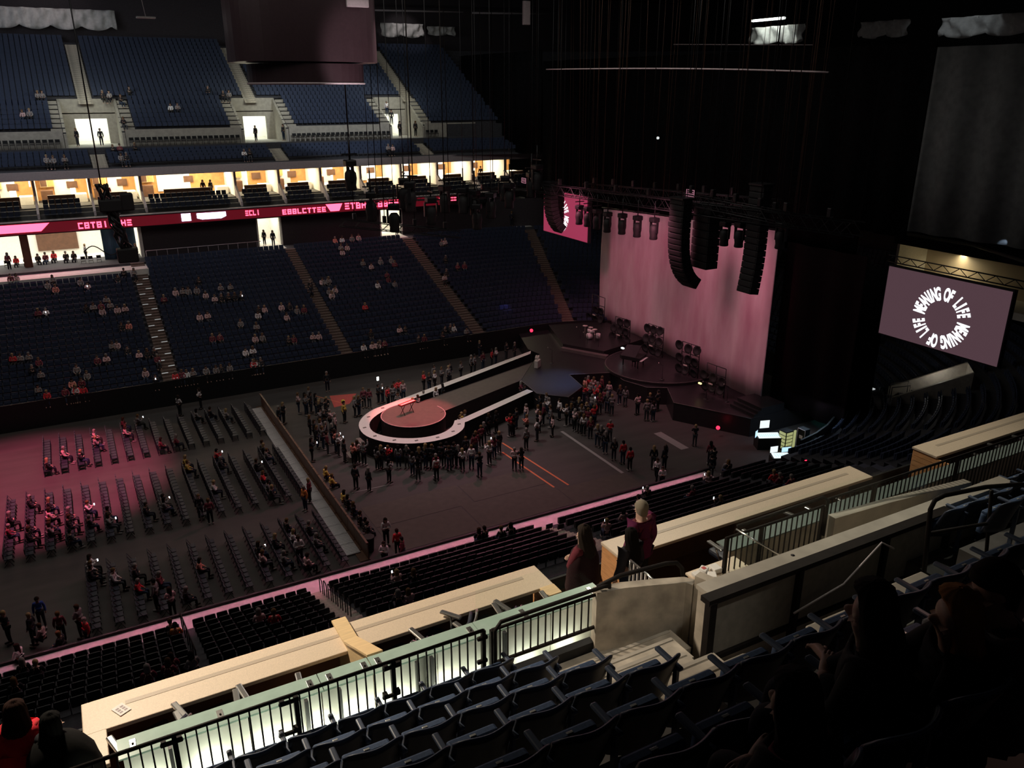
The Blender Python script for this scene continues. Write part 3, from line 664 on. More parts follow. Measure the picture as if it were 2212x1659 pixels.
q.build('floor_marks', 'stage_grey', rw, world=True)
bs = thing('round_stage', 'small round stage at the end of the dark central runway', 'stage', (21, 53.9, 0))
q = MB(); q.prism([(20.9+2.45*math.cos(a*PI/20), 53.9+2.45*math.sin(a*PI/20)) for a in range(40)], 0, 1.5); q.build('round_deck', 'runway_dark', bs, world=True)
q = MB(); q.tube([(20.9+2.45*math.cos(a*PI/20), 53.9+2.45*math.sin(a*PI/20), 1.5) for a in range(-30, 3)], .04, 4); q.build('rim_tube', 'plaster', bs, world=True)
rr_ = thing('central_runway', 'dark central runway joining main stage and round stage', 'runway', (28, 56.5, 0))
q = MB(); q.prism([(22.24, 56.02), (22.7, 53.2), (31.95, 56.7), (35.2, 60.4)], 0, 1.495); q.build('runway_deck', 'runway_dark', rr_, world=True)
q = MB(); q.tube([(22.24, 56.02, 1.5), (35.2, 60.4, 1.5)], .03, 4); q.tube([(22.9, 53.3, 1.5), (31.95, 56.7, 1.5)], .03, 4); q.build('edge_trim', 'stage_grey', rr_, world=True)
q = MB(); q.prism([(p.x, p.y) for p in I_]+[(35, 60)], .0, .02); struct('pit_floor', q, 'black', 'black floor of the pit inside the runway ring', cat='floor')
stp = thing('runway_steps', 'dark steps up to the left end of the runway ring', 'steps', (15.7, 51.7, 0))
for k in range(4):
    q = MB(); q.rbox((15.9-.28*k, 51.6-.3*k*0, 1.28-.3*k), (.34, 1.1, .06), .02); q.build('tread', 'stage_grey', stp, world=True)
# backdrop
def bdf(u, v):
    y = 68.9+(42.9-68.9)*u; x = 48.4+(45.9-48.4)*u; z = 1.55+((13.4+(15.1-13.4)*u)-1.55)*v
    nar = .25*math.sin(v*PI)
    return (x+.035*math.sin(u*70)+.02*math.sin(u*173), y+nar*(1 if u < .02 else 0), z)
q = MB(); q.sheet(bdf, 170, 6, thick=(.05, 0, 0)); tag(q.build('backdrop', 'backdrop'), 'huge pink-lit cloth backdrop with darker streaks behind the stage', 'backdrop')
q = MB(); q.tube([(48.4, 69.2, 13.5), (45.9, 42.6, 15.2)], .06, 6); tag(q.build('backdrop_pipe', 'black_metal'), 'black pipe carrying the pink backdrop', 'pipe')
# screens
def screen(x, y0, y1, z0, z1, bg, lab, ry, rz, rad):
    t = thing('video_screen', lab, 'screen', (x, (y0+y1)/2, z0))
    q = MB(); q.box(x+.02, x+.35, y0-.08, y1+.08, z0-.08, z1+.08); q.build('frame', 'black', t, world=True)
    q = MB(); q.box(x-.03, x+.02, y0, y1, z0, z1); q.build('panel', bg, t, world=True)
    bmj = MB()
    for rep in range(2):
        for i, ch in enumerate('MEANING OF LIFE'):
            if ch == ' ': continue
            cu = bpy.data.curves.new('t', 'FONT'); cu.body = ch; cu.align_x = 'CENTER'; cu.size = 1.0; cu.offset = .045
            ob = bpy.data.objects.new('t', cu); COL.objects.link(ob); bpy.context.view_layer.update()
            me = bpy.data.meshes.new_from_object(ob); bpy.data.objects.remove(ob); bpy.data.curves.remove(cu)
            a = math.radians(173-11.0*i-180*rep); ca, sa = math.cos(a-PI/2), math.sin(a-PI/2)
            vs = []
            for v in me.vertices:
                lx = v.co.x*(.6 if ch != 'I' else .8); ly = v.co.y/.72*.42*rad+rad*.6
                lx *= (.55+.45*(ly/rad))*rad*.46
                gx = lx*ca-ly*sa; gy = lx*sa+ly*ca
                vs.append((x-.05, ry-gx, rz+gy))
            bmj.add(vs, [tuple(p.vertices) for p in me.polygons]); bpy.data.meshes.remove(me)
    bmj.build('lettering', 'em_letter', t, world=True)
    return t
c_ = at(2033, 687, x=44)
screen(44, 24.35, 32.0, 10.45, 14.7, 'em_screen_bg', 'right video screen with a ring of white lettering on dusky purple', c_.y, c_.z, 1.78)
ts = thing('screen_truss', 'thin black hanging truss above the right video screen', 'truss', (44.3, 28, 14.9))
q = MB()
for zz in (14.9, 15.3): q.tube([(44.3, 24, zz), (44.3, 32.4, zz)], .04, 5)
for i in range(16): q.tube([(44.3, 24+i*.53, 14.9+.4*(i % 2)), (44.3, 24.53+i*.53, 14.9+.4*((i+1) % 2))], .025, 4)
q.build('frame', 'black_metal', ts, world=True)
c_ = at(1209, 463, x=44)
screen(44, 65.2, 73.4, 10.9, 15.2, 'em_magenta_screen', 'left video screen half hidden behind hanging speakers', c_.y, c_.z, 1.75)
# ---- line arrays
def array(lab, top, n, w_, h, d, pitches, tapered=True, mul=1):
    t = thing('speaker_array', lab, 'loudspeaker', (top[0], top[1], top[2]-n*h))
    p = Vector(top); q = MB(); q.tube([p, (p.x, p.y, 37.5)], .03, 4); q.tube([p+Vector((.5, 0, 0)), (p.x+.5, p.y, 37.5)], .03, 4); q.build('hanging_cable', 'black_metal', t, world=True)
    q = MB(); q.box(p.x-.5, p.x+.6, p.y-w_/2, p.y+w_/2, p.z, p.z+.12); q.build('bumper_frame', 'black_metal', t, world=True)
    ang = 0
    for i in range(n):
        ang = pitches[i] if i < len(pitches) else ang
        a = math.radians(ang); dn = Vector((math.sin(a), 0, -math.cos(a))); fr = Vector((-math.cos(a), 0, -math.sin(a)))
        c = p+dn*h/2; R = Matrix((fr, Vector((0, 1, 0)), -dn)).transposed()
        q = MB(); q.rbox(c, (d, w_, h*.93), .04, R); q.ob(c+fr*(d/2+.01), (.03, w_*.86, h*.6), R); q.build('speaker_box', 'speaker', t, world=True)
        p = p+dn*h
    return t
J = [0]*6+[2, 4, 6, 9, 13, 18, 24, 31, 39, 48]
def xat(px, py, x): return at(px, py, x=x)
tp = xat(1472, 430, 38); array('large J-shaped black line array in front of the backdrop', tp, 17, 1.5, .39, .8, J+[56])
tp = xat(1530, 445, 40); array('straight black hanging subwoofer column right of the J-shaped array', tp, 8, 1.75, .55, 1.1, [0])
tp = xat(1645, 400, 40); array('tall straight black line array at the right edge of the backdrop', tp, 17, 1.3, .42, .8, [0]*10+[-2, -4, -5, -6, -7, -8, -9])
tp = xat(1190, 395, 40); array('curved black line array in front of the left screen', tp, 13, 1.4, .36, .8, J[3:])
tp = xat(1206, 402, 42); array('straight black speaker column covering the left screen lettering', tp, 7, .9, .5, .9, [0])
# ---- trusses and lamps
def truss(lab, a, b, s=.6, hang=True, name='lighting_truss', nh=5):
    a = Vector(a); b = Vector(b); L = (b-a).length; d = (b-a)/L; sd = Vector((-d.y, d.x, 0)).normalized()*s/2; up = Vector((0, 0, s/2))
    t = thing(name, lab, 'truss', ((a+b)/2)-up)
    q = MB()
    for u in (-1, 1):
        for v in (-1, 1): q.tube([a+sd*u+up*v, b+sd*u+up*v], .04, 4)
    m = max(2, int(L/s))
    for i in range(m):
        k = 1 if i % 2 else -1
        for u in (-1, 1): q.tube([a+d*L*i/m+sd*u+up*k, a+d*L*(i+1)/m+sd*u-up*k], .022, 3, cap=False)
        q.tube([a+d*L*i/m+sd+up*k, a+d*L*(i+1)/m-sd+up*k], .022, 3, cap=False)
    q.build('frame', 'black_metal', t, world=True)
    if hang:
        for i in range(nh):
            p = a+d*L*(i+.5)/nh; q = MB(); q.tube([p+up, (p.x+random.uniform(-.2, .2), p.y, 37.8)], .035, 4); q.build('hoist_chain', 'rail_paint', t, world=True)
            q = MB(); q.rbox(p+up+Vector((0, 0, .35)), (.3, .3, .55), .05); q.build('hoist_motor', 'black_metal', t, world=True)
    return a, b, d, L
ta = xat(1225, 432, 39.6); tb2 = xat(1470, 468, 39.6); dd = (tb2-ta); A0_ = ta-dd*.5; B0_ = tb2+dd*1.0
truss('main black lighting truss spanning above the backdrop', A0_+Vector((0, 0, .75)), B0_+Vector((0, 0, .75)), .8, nh=9)
truss('rear black truss above the pink backdrop', (45.5, 68, 15.8), (44.5, 42, 17.2), .7, nh=8)
truss('upper black truss right of the main truss over the side speakers', (39, 46, 17.6), (39, 35, 17.4), .7, nh=5)
truss('left black truss hanging across the far suites', (23.5, 72, 15.6), (38, 72, 15.2), .7, nh=4)
truss('front truss over the round stage hiding part of the ribbon board', (20.5, 68, 14.2), (29, 62, 13.4), .6, nh=4)
truss('side truss in front of the right suites', (36, 76, 15.6), (46, 78, 15.6), .9, nh=4)
mh = thing('moving_head_lamp', 'x', 'stage lamp', (-100, 0, 0))
q = MB(); q.rbox((0, 0, -.12), (.42, .42, .24), .04); q.build('base', 'black_metal', mh)
q = MB(); uu = [(-.3, -.8), (-.24, -.8), (-.24, -.27), (.24, -.27), (.24, -.8), (.3, -.8), (.3, -.22), (-.3, -.22)]; q.add([(-.06, y, z) for y, z in uu]+[(.06, y, z) for y, z in uu], [(0, 1, 2, 7), (2, 3, 6, 7), (3, 4, 5, 6), (15, 10, 9, 8), (15, 14, 11, 10), (14, 13, 12, 11)]+[(i, i+8, (i+1) % 8+8, (i+1) % 8) for i in range(8)]); q.build('yoke', 'black_metal', mh)
q = MB(); q.lathe([(.13, .32), (.22, .2), (.24, 0), (.2, -.25), (.22, -.42), (.19, -.46)], (0, 0, -.7), 12); q.build('lamp_head', 'speaker', mh); q = MB(); q.tube([(0, 0, -.02), (0, 0, .85)], .03, 5); q.ob((0, 0, .21), (.62, .05, .05)); q.build('hanging_clamp', 'black_metal', mh)
hz = [(1290, 452), (1313, 458), (1345, 461), (1378, 466), (1414, 470), (1455, 478), (1270, 447), (1252, 443), (1568, 478), (1600, 480), (1690, 480)]
for k, (px, py) in enumerate(hz):
    p = xat(px, py, 39.6); lb = 'black moving head lamp, %s from left, above the pink backdrop' % nth([7, 6, 0, 1, 2, 3, 4, 5, 8, 9, 10].index(k) if 0 else sorted(range(len(hz)), key=lambda i: hz[i][0]).index(k))
    if k == 0: mh.location = p; mh['label'] = lb; mh['group'] = 'moving head lamps on the main truss'; mh.scale = (1.45, 1.45, 1.45)
    else: dup(mh, p, 0, lb)
for k, (px, py, xx) in enumerate([(755, 345, 20), (872, 385, 24), (885, 392, 24), (1000, 405, 32), (1025, 410, 33), (960, 400, 29), (930, 425, 27), (800, 415, 22), (850, 440, 24), (1060, 415, 34), (1100, 395, 37), (1160, 355, 39), (1148, 372, 39), (1090, 380, 37), (1030, 440, 33)]):
    p = at(px, py, x=xx); o = dup(mh, p, k*1.3, 'black hanging lamp, %s from left before the far suites' % nth(sorted([755, 872, 885, 1000, 1025, 960, 930, 800, 850, 1060, 1100, 1160, 1148, 1090, 1030]).index(px)), 'lamps hanging in front of the far suites'); o.scale = (2, 2, 2); cbl = MB(); cbl.tube([(0, 0, 0), (0, 0, (37.8-p.z)/2)], .012, 4); cbl.build('hanging_cable', 'black_metal', o)
q = MB(); 
base = at(275, 545, y=70); top = at(218, 398, y=70)
lo = thing('cable_loom', 'hanging dark tangle of cables and lamps before the left suites', 'cable', base)
for k in range(9):
    pts = []
    for i in range(13):
        u = i/12; c = top.lerp(base, u)+Vector((math.sin(u*9+k*2)*.35+random.uniform(-.12, .12), random.uniform(-.3, .3), 0)); pts.append(c)
    q.tube(pts, random.uniform(.06, .12), 5)
q.build('cables', 'black_metal', lo, world=True)
q = MB(); q.rbox(base+Vector((0, 0, -.2)), (1.5, 1, 1.1), .1); q.build('control_box', 'speaker', lo, world=True); q = MB(); q.rbox(top+Vector((.4, 0, -1.6)), (1.6, .8, .9), .1); q.build('control_box', 'speaker', lo, world=True); q = MB(); q.rbox(top+Vector((1.6, 0, -1.4)), (.9, .8, 1.3), .1); q.build('control_box', 'speaker', lo, world=True)
q = MB(); q.tube([top, (top.x, top.y, 37)], .05, 4); q.build('support_cable', 'black_metal', lo, world=True)
q = MB(); q.tube([base+Vector((.2*i-3, 0, .4*math.sin(i*.5)+.3+i*.0)) for i in range(0, 14)], .04, 4); q.build('trailing_cable', 'black_metal', lo, world=True)
pts = [at(1180+(610*i/16), 150-3*math.sin(i/16*PI)+6*(i/16)**2, x=40) for i in range(17)]
q = MB(); q.tube(pts, .05, 5); tag(q.build('sagging_cable', 'kerb_pale'), 'long thin pale cable sagging across the black drape', 'cable')
q = MB(); q.tube([at(1455, 96, x=48), at(1755, 97, x=48)], .03, 4); tag(q.build('drape_track', 'plaster'), 'faint straight track along the top of the black drape', 'track')
q = MB()
for k in range(46):
    px = 1190+random.random()*560; xx = random.uniform(39, 47); p = at(px, 400+.12*(px-1200), x=xx); q.tube([p, (p.x+random.uniform(-.6, .6), p.y, 37.8)], .016, 3)
tag(q.build('rigging_cables', 'wood_dark'), 'dozens of thin vertical rigging lines above the stage trusses', 'cables', kind='stuff')
for k, (px, py) in enumerate([(1133, 390), (1493, 417)]):
    p = xat(px, py, 39); t = thing('hoist_display', ['small pink lit display box on the left truss', 'small pink lit display box above the J-shaped speaker array'][k], 'display', p)
    q = MB(); q.rbox(p, (.15, .85, .5), .03); q.build('case', 'black', t, world=True)
    q = MB(); px_ = p.x-.09
    q.box(px_, px_+.02, p.y-.4, p.y+.4, p.z+.19, p.z+.24); q.box(px_, px_+.02, p.y-.4, p.y+.4, p.z-.24, p.z-.19); q.box(px_, px_+.02, p.y-.42, p.y-.37, p.z-.24, p.z+.24); q.box(px_, px_+.02, p.y+.37, p.y+.42, p.z-.24, p.z+.24)
    for i, yy in enumerate((-.26, -.09, .09, .26)): q.box(px_, px_+.02, p.y+yy-.05, p.y+yy+.05, p.z-.09, p.z-.02); q.box(px_, px_+.02, p.y+yy-.05, p.y+yy+.05, p.z+.04, p.z+.1)
    q.build('lit_digits', 'em_sign', t, world=True)
for k, (px, py, xx, m, lab) in enumerate([(1421, 298, 46, 'em_dot', 'tiny white light high on the black drape'), (1148, 714, 35, 'em_red', 'small red light near the left end of the stage'), (1551, 924, 41, 'em_red', 'small red light right of the stage floor'), (1161, 358, 40, 'em_dot', 'small white glint at the right end of the suites')]):
    q = MB(); r_ = .12 if k not in (1, 2) else .16; p = at(px, py, x=xx); q.lathe([(.01, r_), (r_*.7, r_*.7), (r_, 0), (r_*.7, -r_*.7), (.01, -r_)], p, 8); tag(q.build('indicator_lamp', m), lab, 'lamp')
# ---- stage equipment
amp = thing('guitar_amplifier', 'cream guitar amplifier, lower one of the pair beside the runway', 'amplifier', (34.9, 59.0, 1.5), -2.5)
q = MB(); q.rbox((0, 0, .35), (.75, .35, .68), .03); q.build('cabinet', 'cream_amp', amp); q = MB(); q.box(-.3, .3, -.19, -.17, .08, .5); q.build('grille', 'wood_dark', amp); q = MB(); q.tube([(-.15, 0, .69), (-.12, 0, .75), (.12, 0, .75), (.15, 0, .69)], .02, 5); q.build('handle', 'black', amp)
dup(amp, (35.4, 59.9, 1.5), -2.2, 'cream guitar amplifier, upper one of the pair beside the runway')
def micstand(p, lab, tip=None):
    t = thing('microphone_stand', lab, 'microphone stand', p); q = MB(); q.tube([(0, 0, 0), (0, 0, 1.3)], .018, 5); q.tube([(0, 0, 1.25), (-.35, .1, 1.5)], .014, 5); q.build('pole', 'black_metal', t)
    q = MB(); q.lathe([(.2, 0), (.2, .02), (.03, .05)], n=10); q.build('base', 'black_metal', t); q = MB(); q.lathe([(.01, -.05), (.04, 0), (.03, .06)], (-.38, .1, 1.5), 8); q.build('microphone', 'cream_amp', t)
for k, (px, py, lab) in enumerate([(1192, 785, 'microphone stand beside the cream amplifiers'), (1253, 738, 'microphone stand left of the white drum kit'), (1268, 750, 'microphone stand in front of the white drum kit'), (1292, 755, 'microphone stand right of the white drum kit'), (1430, 820, 'microphone stand on the round platform edge'), (1525, 862, 'microphone stand at the right side of the stage'), (1570, 868, 'tall microphone stand by the last lamp rack')]):
    micstand(at(px, py, z=1.75), lab)
dk = thing('drum_kit', 'white drum kit on the riser before the left edge of the backdrop', 'drum kit', at(1280, 732, z=2.05))
Rx = Matrix.Rotation(PI/2, 3, 'Y')
q = MB(); q.lathe([(.3, -.2), (.3, .2)], (-.3, .1, .32), 18, 0, Rx); q.build('bass_drum', 'fabric_white', dk)
for nm, c, r_, h in (('tom_drum', (-.2, .35, .8), .17, .25), ('tom_drum', (-.2, -.1, .8), .17, .25), ('floor_tom', (.3, -.5, .4), .22, .45), ('snare_drum', (.3, .5, .55), .19, .15)):
    q = MB(); q.lathe([(r_, -h/2), (r_, h/2)], c, 14); q.build(nm, 'fabric_white', dk)
for c in ((-.3, .9, 1.15), (-.3, -.75, 1.2), (.35, .9, .9)):
    q = MB(); q.lathe([(.01, .04), (.25, 0), (.25, -.01)], c, 14); q.tube([c, (c[0], c[1], 0)], .015, 4); q.build('cymbal', 'cream_amp', dk)
q = MB(); q.lathe([(.18, .48), (.18, .55)], (.8, .1, 0), 12); q.tube([(.8, .1, 0), (.8, .1, .5)], .03, 5); q.build('stool', 'black', dk)
pn = thing('grand_piano', 'black grand piano with open lid on the round platform', 'piano', at(1372, 790, z=1.75), .5)
sh = [(-.75, -.7), (.75, -.7), (.75, .1), (.45, .5), (.1, .8), (-.1, 1.2), (-.5, 1.3), (-.75, 1.0)]
q = MB(); q.prism(sh, .68, .98); q.build('case', 'black', pn)
q = MB(); q.add([(-.75, -.3, 1.0), (-.75, 1.1, 1.0), (.3, 1.0, 1.75), (.5, -.3, 1.8), (-.72, -.3, 1.0), (-.72, 1.1, .97), (.33, 1.0, 1.72), (.53, -.3, 1.77)], [(0, 1, 2, 3), (7, 6, 5, 4), (0, 3, 7, 4), (3, 2, 6, 7)]); q.build('lid', 'black', pn)
q = MB(); q.box(-.7, .7, -.88, -.7, .7, .74); q.build('keyboard', 'paper', pn)
for c in ((-.6, -.5), (.6, -.5), (-.4, 1.0)): q = MB(); q.tube([(c[0], c[1], 0), (c[0], c[1], .7)], [.04, .07], 8); q.build('leg', 'black', pn)
q = MB(); q.rbox((0, -1.3, .48), (.8, .35, .08), .02); [q.tube([(sx, -1.3+sy, 0), (sx, -1.3+sy, .46)], .03, 5) for sx in (-.35, .35) for sy in (-.12, .12)]
o = q.build('piano_bench', 'black'); o.location = pn.location; o.rotation_euler = (0, 0, .5); tag(o, 'black bench at the keyboard of the grand piano', 'bench')
kb = thing('keyboard_piano', 'red lit electric keyboard on stand on the round stage', 'keyboard', at(880, 893, z=1.5), .35)
q = MB(); q.rbox((0, 0, .85), (1.5, .4, .12), .03); q.build('body', 'red_vinyl', kb); q = MB(); q.box(-.7, .7, -.17, -.02, .91, .925); q.build('keys', 'paper', kb)
for sx in (-.45, .45): q = MB(); q.tube([(sx, -.25, 0), (sx, .25, .8)], .025, 5); q.tube([(sx, .25, 0), (sx, -.25, .8)], .025, 5); q.build('stand_leg', 'black_metal', kb)
def lamprack(p, n, h, lab, rz=0):
    t = thing('lamp_rack', lab, 'stage lamp', p, rz); q = MB()
    for sy in (-1, 0, 1): q.tube([(0, sy, 0), (0, sy, h)], .04, 5)
    for zz in (h*.35, h*.7, h): q.tube([(0, -1, zz), (0, 1, zz)], .035, 5)
    q.build('frame', 'black_metal', t); rnd = random.Random(int(p[1]*7))
    for i in range(n):
        c = (-.3, -.9+1.8*(i % 3)/2+rnd.uniform(-.15, .15), h*(.25+.33*(i//3))+rnd.uniform(-.1, .1)); R = Matrix.Rotation(-PI/2+rnd.uniform(-.3, .3), 3, 'Y')
        q = MB(); q.lathe([(.1, -.25), (.3, -.15), (.42, .08), (.43, .1), (.3, .0), (.02, -.1)], c, 14, 0, R); q.build('lamp_dish', 'speaker', t)
    q = MB(); q.rbox((-.55, 0, h*.4), (.06, .45, .12), .02); q.build('number_plate', 'cream_amp', t)
lamprack(Vector((45.6, 61.0, 1.5)), 8, 2.6, 'rack of round dark lamps nearest the drum kit', .15)
lamprack(Vector((45.9, 56.3, 1.5)), 9, 3.0, 'rack of round dark lamps behind the grand piano', .1)
lamprack(Vector((45.0, 50.4, 1.5)), 9, 3.0, 'rack of round dark lamps standing alone before the backdrop', .1)
lamprack(Vector((44.2, 46.3, 1.5)), 6, 2.4, 'smallest rack of round lamps at the right of the stage', .1)
lamprack(Vector((47.2, 67.5, 1.5)), 5, 3.2, 'rack of lamps at the left foot of the backdrop', .1)
q = MB(); p = at(1512, 828, z=2.5)
tag(MB().rbox(p, (.15, .3, .12), .02).build('console_light', 'em_warm'), 'tiny yellow and white console light beside the smallest lamp rack', 'lamp')
tag(MB().rbox(at(1345, 752, z=2.7), (.2, .3, .12), .02).build('console_light', 'em_dot'), 'small bright white light left of the grand piano', 'lamp')
for k in range(3): q = MB(); q.box(43.4+.35*k, 46.5, 41.0+0*k, 43.6, 1.5+.2*k, 1.7+.2*k); struct('stage_step', q, 'stage_top', '%s dark step at the right foot of the backdrop' % ['lowest', 'middle', 'top'][k], cat='step')
hb = MB(); hb.box(38.5, 40.5, 71, 73.5, 0, 1.6); 
q = MB(); q.prism([(x, y) for x, y in [(36.5, 71), (41, 73.5), (41, 76), (36, 74)]], 0, 1.7); tag(q.build('side_platform', 'stage_grey'), 'small grey platform left of the stage with a violet glow', 'platform')
light('violet_glow', 'SPOT', (39, 72, 5.5), (39, 73, 1.7), 160, (.35, .3, 1), spot_size=.7, spot_blend=.8)
# ---- floor strips, walkway of panels, crowd barrier
wk = thing('floor_walkway', 'long walkway of grey metal panels crossing the floor behind the barrier', 'walkway', (11.25, 52, 0))
pm = None
for i in range(21):
    y = 39.9+i*1.21
    if pm is None: q = MB(); q.rbox((0, 0, .06), (.82, 1.17, .12), .02); [q.box(-.38, .38, -.5+.16*j, -.46+.16*j, .12, .135) for j in range(7)]; o = q.build('panel', 'duct_panel', wk); pm = o.data
    else: o = inst('panel', pm, wk)
    o.location = (0, y-52, 0)
br = thing('crowd_barrier', 'long dark brown crowd barrier facing the stage', 'barrier', (11.85, 52, 0)); pm = None
for i in range(22):
    y = 38.4+i*1.22+.6
    if pm is None:
        q = MB(); q.box(-.03, .03, -.59, .59, .05, 1.06); q.box(-.1, .02, -.59, .59, 1.04, 1.12); q.box(-.5, .1, -.57, .57, 0, .04); o = q.build('panel', 'wood_dark', br); pm = o.data
    else: o = inst('panel', pm, br)
    o.location = (0, y-52, 0)
def tape(a, b, m, lab, wd=.07):
    a = at(*a, z=0); b = at(*b, z=0); d = (b-a).normalized(); n = Vector((-d.y, d.x, 0))*wd
    q = MB(); q.add([a-n+Vector((0, 0, .016)), b-n+Vector((0, 0, .016)), b+n+Vector((0, 0, .016)), a+n+Vector((0, 0, .016))], [(0, 1, 2, 3)]); q.add([v+Vector((0, 0, -.003)) for v in (a-n, b-n, b+n, a+n)], [(3, 2, 1, 0)])
    tag(q.build('floor_tape', m), lab, 'tape')
tape((1085, 957), (1228, 1048), 'tape_orange', 'longer orange tape line on the open floor'); tape((1085, 977), (1197, 1053), 'tape_orange', 'shorter orange tape line on the open floor')
tape((1213, 932), (1345, 1022), 'tape_grey', 'wide pale floor strip beside the standing crowd', .12); tape((1420, 935), (1480, 970), 'tape_grey', 'wide pale floor strip near the right of the stage', .35)
tape((760, 1065), (850, 1045), 'tape_grey', 'thin pale line on the floor below the crowd', .03)
tape((680, 855), (735, 870), 'tape_orange', 'thin orange line on the floor left of the ring', .03)
q = MB(); a = [at(*p, z=.015) for p in ((712, 855), (770, 850), (755, 872), (722, 880))]; q.add(a, [(0, 1, 2, 3)]); q.add([v-Vector((0, 0, .01)) for v in a], [(3, 2, 1, 0)]); tag(q.build('floor_mat', 'red_vinyl'), 'red mat on the floor left of the runway ring', 'mat')
bt = thing('yellow_balloon', 'yellow balloon beside the runway ring', 'balloon', at(741, 868, z=1.1)); q = MB(); q.lathe([(.02, -.2), (.12, -.12), (.17, .02), (.13, .15), (.02, .2)], n=14); q.build('balloon', 'yellow', bt)
tb = thing('trash_barrel', 'dark round barrel at the near end of the barrier', 'bin', at(798, 1190, z=0)); q = MB(); q.lathe([(.26, 0), (.32, .85), (.34, .88), (.34, .94), (.3, .94)], n=16); q.build('barrel', 'black', tb)
# ---- production desks behind the stage at right
def monitor(p, w_, h, m, parent, rz=0, tilt=0):
    R = Matrix.Rotation(rz, 3, 'Z')@Matrix.Rotation(tilt, 3, 'X')
    q = MB(); q.ob(p, (w_+.04, .04, h+.04), R); q.build('monitor_case', 'black', parent, world=True)
    q = MB(); q.ob(Vector(p)+R@Vector((0, -.03, 0)), (w_, .01, h), R); q.build('monitor_screen', m, parent, world=True)
def desk(px, py, lab, ms, sz=(1.8, .9)):
    p = at(px, py, z=.9); t = thing('mixing_desk', lab, 'desk', (p.x, p.y, 0)); rz = -.45; R = Matrix.Rotation(rz, 3, 'Z')
    q = MB(); q.ob((p.x, p.y, .45), (sz[0], sz[1], .88), R); q.build('flight_case', 'black', t, world=True)
    q = MB(); q.ob((p.x, p.y, .95), (sz[0]*.9, sz[1]*.8, .06), R@Matrix.Rotation(.15, 3, 'X')); q.build('lit_surface', ms, t, world=True)
    q = MB(); 
    for i in range(10): q.ob(Vector((p.x, p.y, 1.0))+R@Vector((-sz[0]*.38+i*sz[0]*.085, -.05, 0)), (.03, .5, .05), R)
    q.build('fader_strips', 'em_screen_blue' if ms != 'em_screen_blue' else 'black', t, world=True)
    return t, p, R
t, p, R = desk(1660, 942, 'glowing mixing desk with a bright monitor at its left end', 'em_screen_white'); monitor(p+R@Vector((-.2, .5, .75)), .75, .6, 'em_screen_white', t, -.3); monitor(p+R@Vector((-.95, 0, .2)), .4, .5, 'em_screen_blue', t, .4)
t, p, R = desk(1698, 985, 'glowing mixing desk nearest the stand with a row of white screens', 'em_screen_white', (2.1, .8)); monitor(p+R@Vector((-.8, .3, .4)), .6, .45, 'em_screen_white', t, -.2); monitor(p+R@Vector((.1, .35, .35)), .7, .35, 'em_screen_blue', t, -.3)
q = MB(); q.rbox(p+R@Vector((1.3, -.3, .0)), (.14, .14, .5), .03, R); q.build('red_indicator', 'em_red', t, world=True)
t, p, R = desk(1768, 975, 'small dim violet desk right of the glowing ones', 'panel_grey', (1.1, .8)); monitor(p+R@Vector((-.2, .3, .7)), .5, .4, 'em_screen_blue', t, -.2); monitor(p+R@Vector((.35, -.1, .15)), .5, .25, 'em_dot', t, .2, -.8)
p = at(1697, 945, z=.9); t = thing('equipment_rack', 'open flight case rack lit yellow beside the mixing desk', 'rack', (p.x, p.y, 0)); q = MB(); q.box(p.x-.35, p.x+.35, p.y-.35, p.y+.35, 0, 1.5); q.build('case', 'black', t, world=True)
for i in range(5): q = MB(); q.box(p.x-.37, p.x-.35, p.y-.3, p.y+.3, .12+.27*i, .33+.27*i); q.build('rack_unit', 'em_yellow', t, world=True); q = MB(); q.box(p.x-.3, p.x+.3, p.y-.37, p.y-.35, .12+.27*i, .33+.27*i); q.build('rack_unit', 'em_yellow', t, world=True)
q = MB(); q.box(p.x+.4, p.x+.6, p.y-.4, p.y-.33, .05, 1.5); q.build('case_edge', 'em_yellow', t, world=True)
p = at(1735, 945, z=.8); t = thing('road_case', 'upright black road case with pale edges in the backstage dark', 'case', (p.x, p.y, 0)); q = MB(); q.rbox((0, 0, .8), (.5, .7, 1.5), .03); q.build('case', 'black', t)
q = MB(); [q.tube([(-.27, a, .08), (-.27, a, 1.5)], .02, 4) for a in (-.34, .34)]; [q.tube([(-.27, -.34, z), (-.27, .34, z)], .02, 4) for z in (.08, 1.5)]; q.build('metal_edge', 'kerb_pale', t)
q = MB(); q.rbox((-.27, 0, .9), (.03, .3, .25), .01); q.build('label_plate', 'kerb_pale', t)
for nm, px, py, m, s_, lab in (('work_lamp', 1747, 868, 'em_blue', .3, 'upper blue white work lamp in the backstage dark'), ('work_lamp', 1742, 882, 'em_screen_blue', .22, 'lower blue white work lamp in the backstage dark'), ('lit_page', 1754, 892, 'em_warm', .35, 'pale lit page below the blue work lamps')):
    q = MB(); q.rbox(at(px, py, z=1.6), (s_, s_, s_*(.2 if nm == 'lit_page' else 1)), .04); tag(q.build(nm, m), lab, 'lamp' if nm != 'lit_page' else 'paper')
tarp = MB(); c0 = at(1800, 950, z=.9); tarp.sheet(lambda u, v: (c0.x-1.6+3.6*u, c0.y-1.2+2.6*v, .9+.25*math.sin(u*9)*math.cos(v*7)-.5*abs(u-.5)), 18, 10, thick=(0, 0, -.05)); tag(tarp.build('tarpaulin', 'teal_tarp'), 'dark teal tarpaulin over equipment behind the desks', 'tarpaulin')
light('backstage_glow', 'AREA', (45.5, 37.8, 3.4), (45, 37.6, 0), 60, (.6, .8, 1), size=2)
light('backstage_teal', 'SPOT', (51, 41, 5), (50.5, 40, .5), 60, (.1, .9, .9), spot_size=1.6, spot_blend=.8)
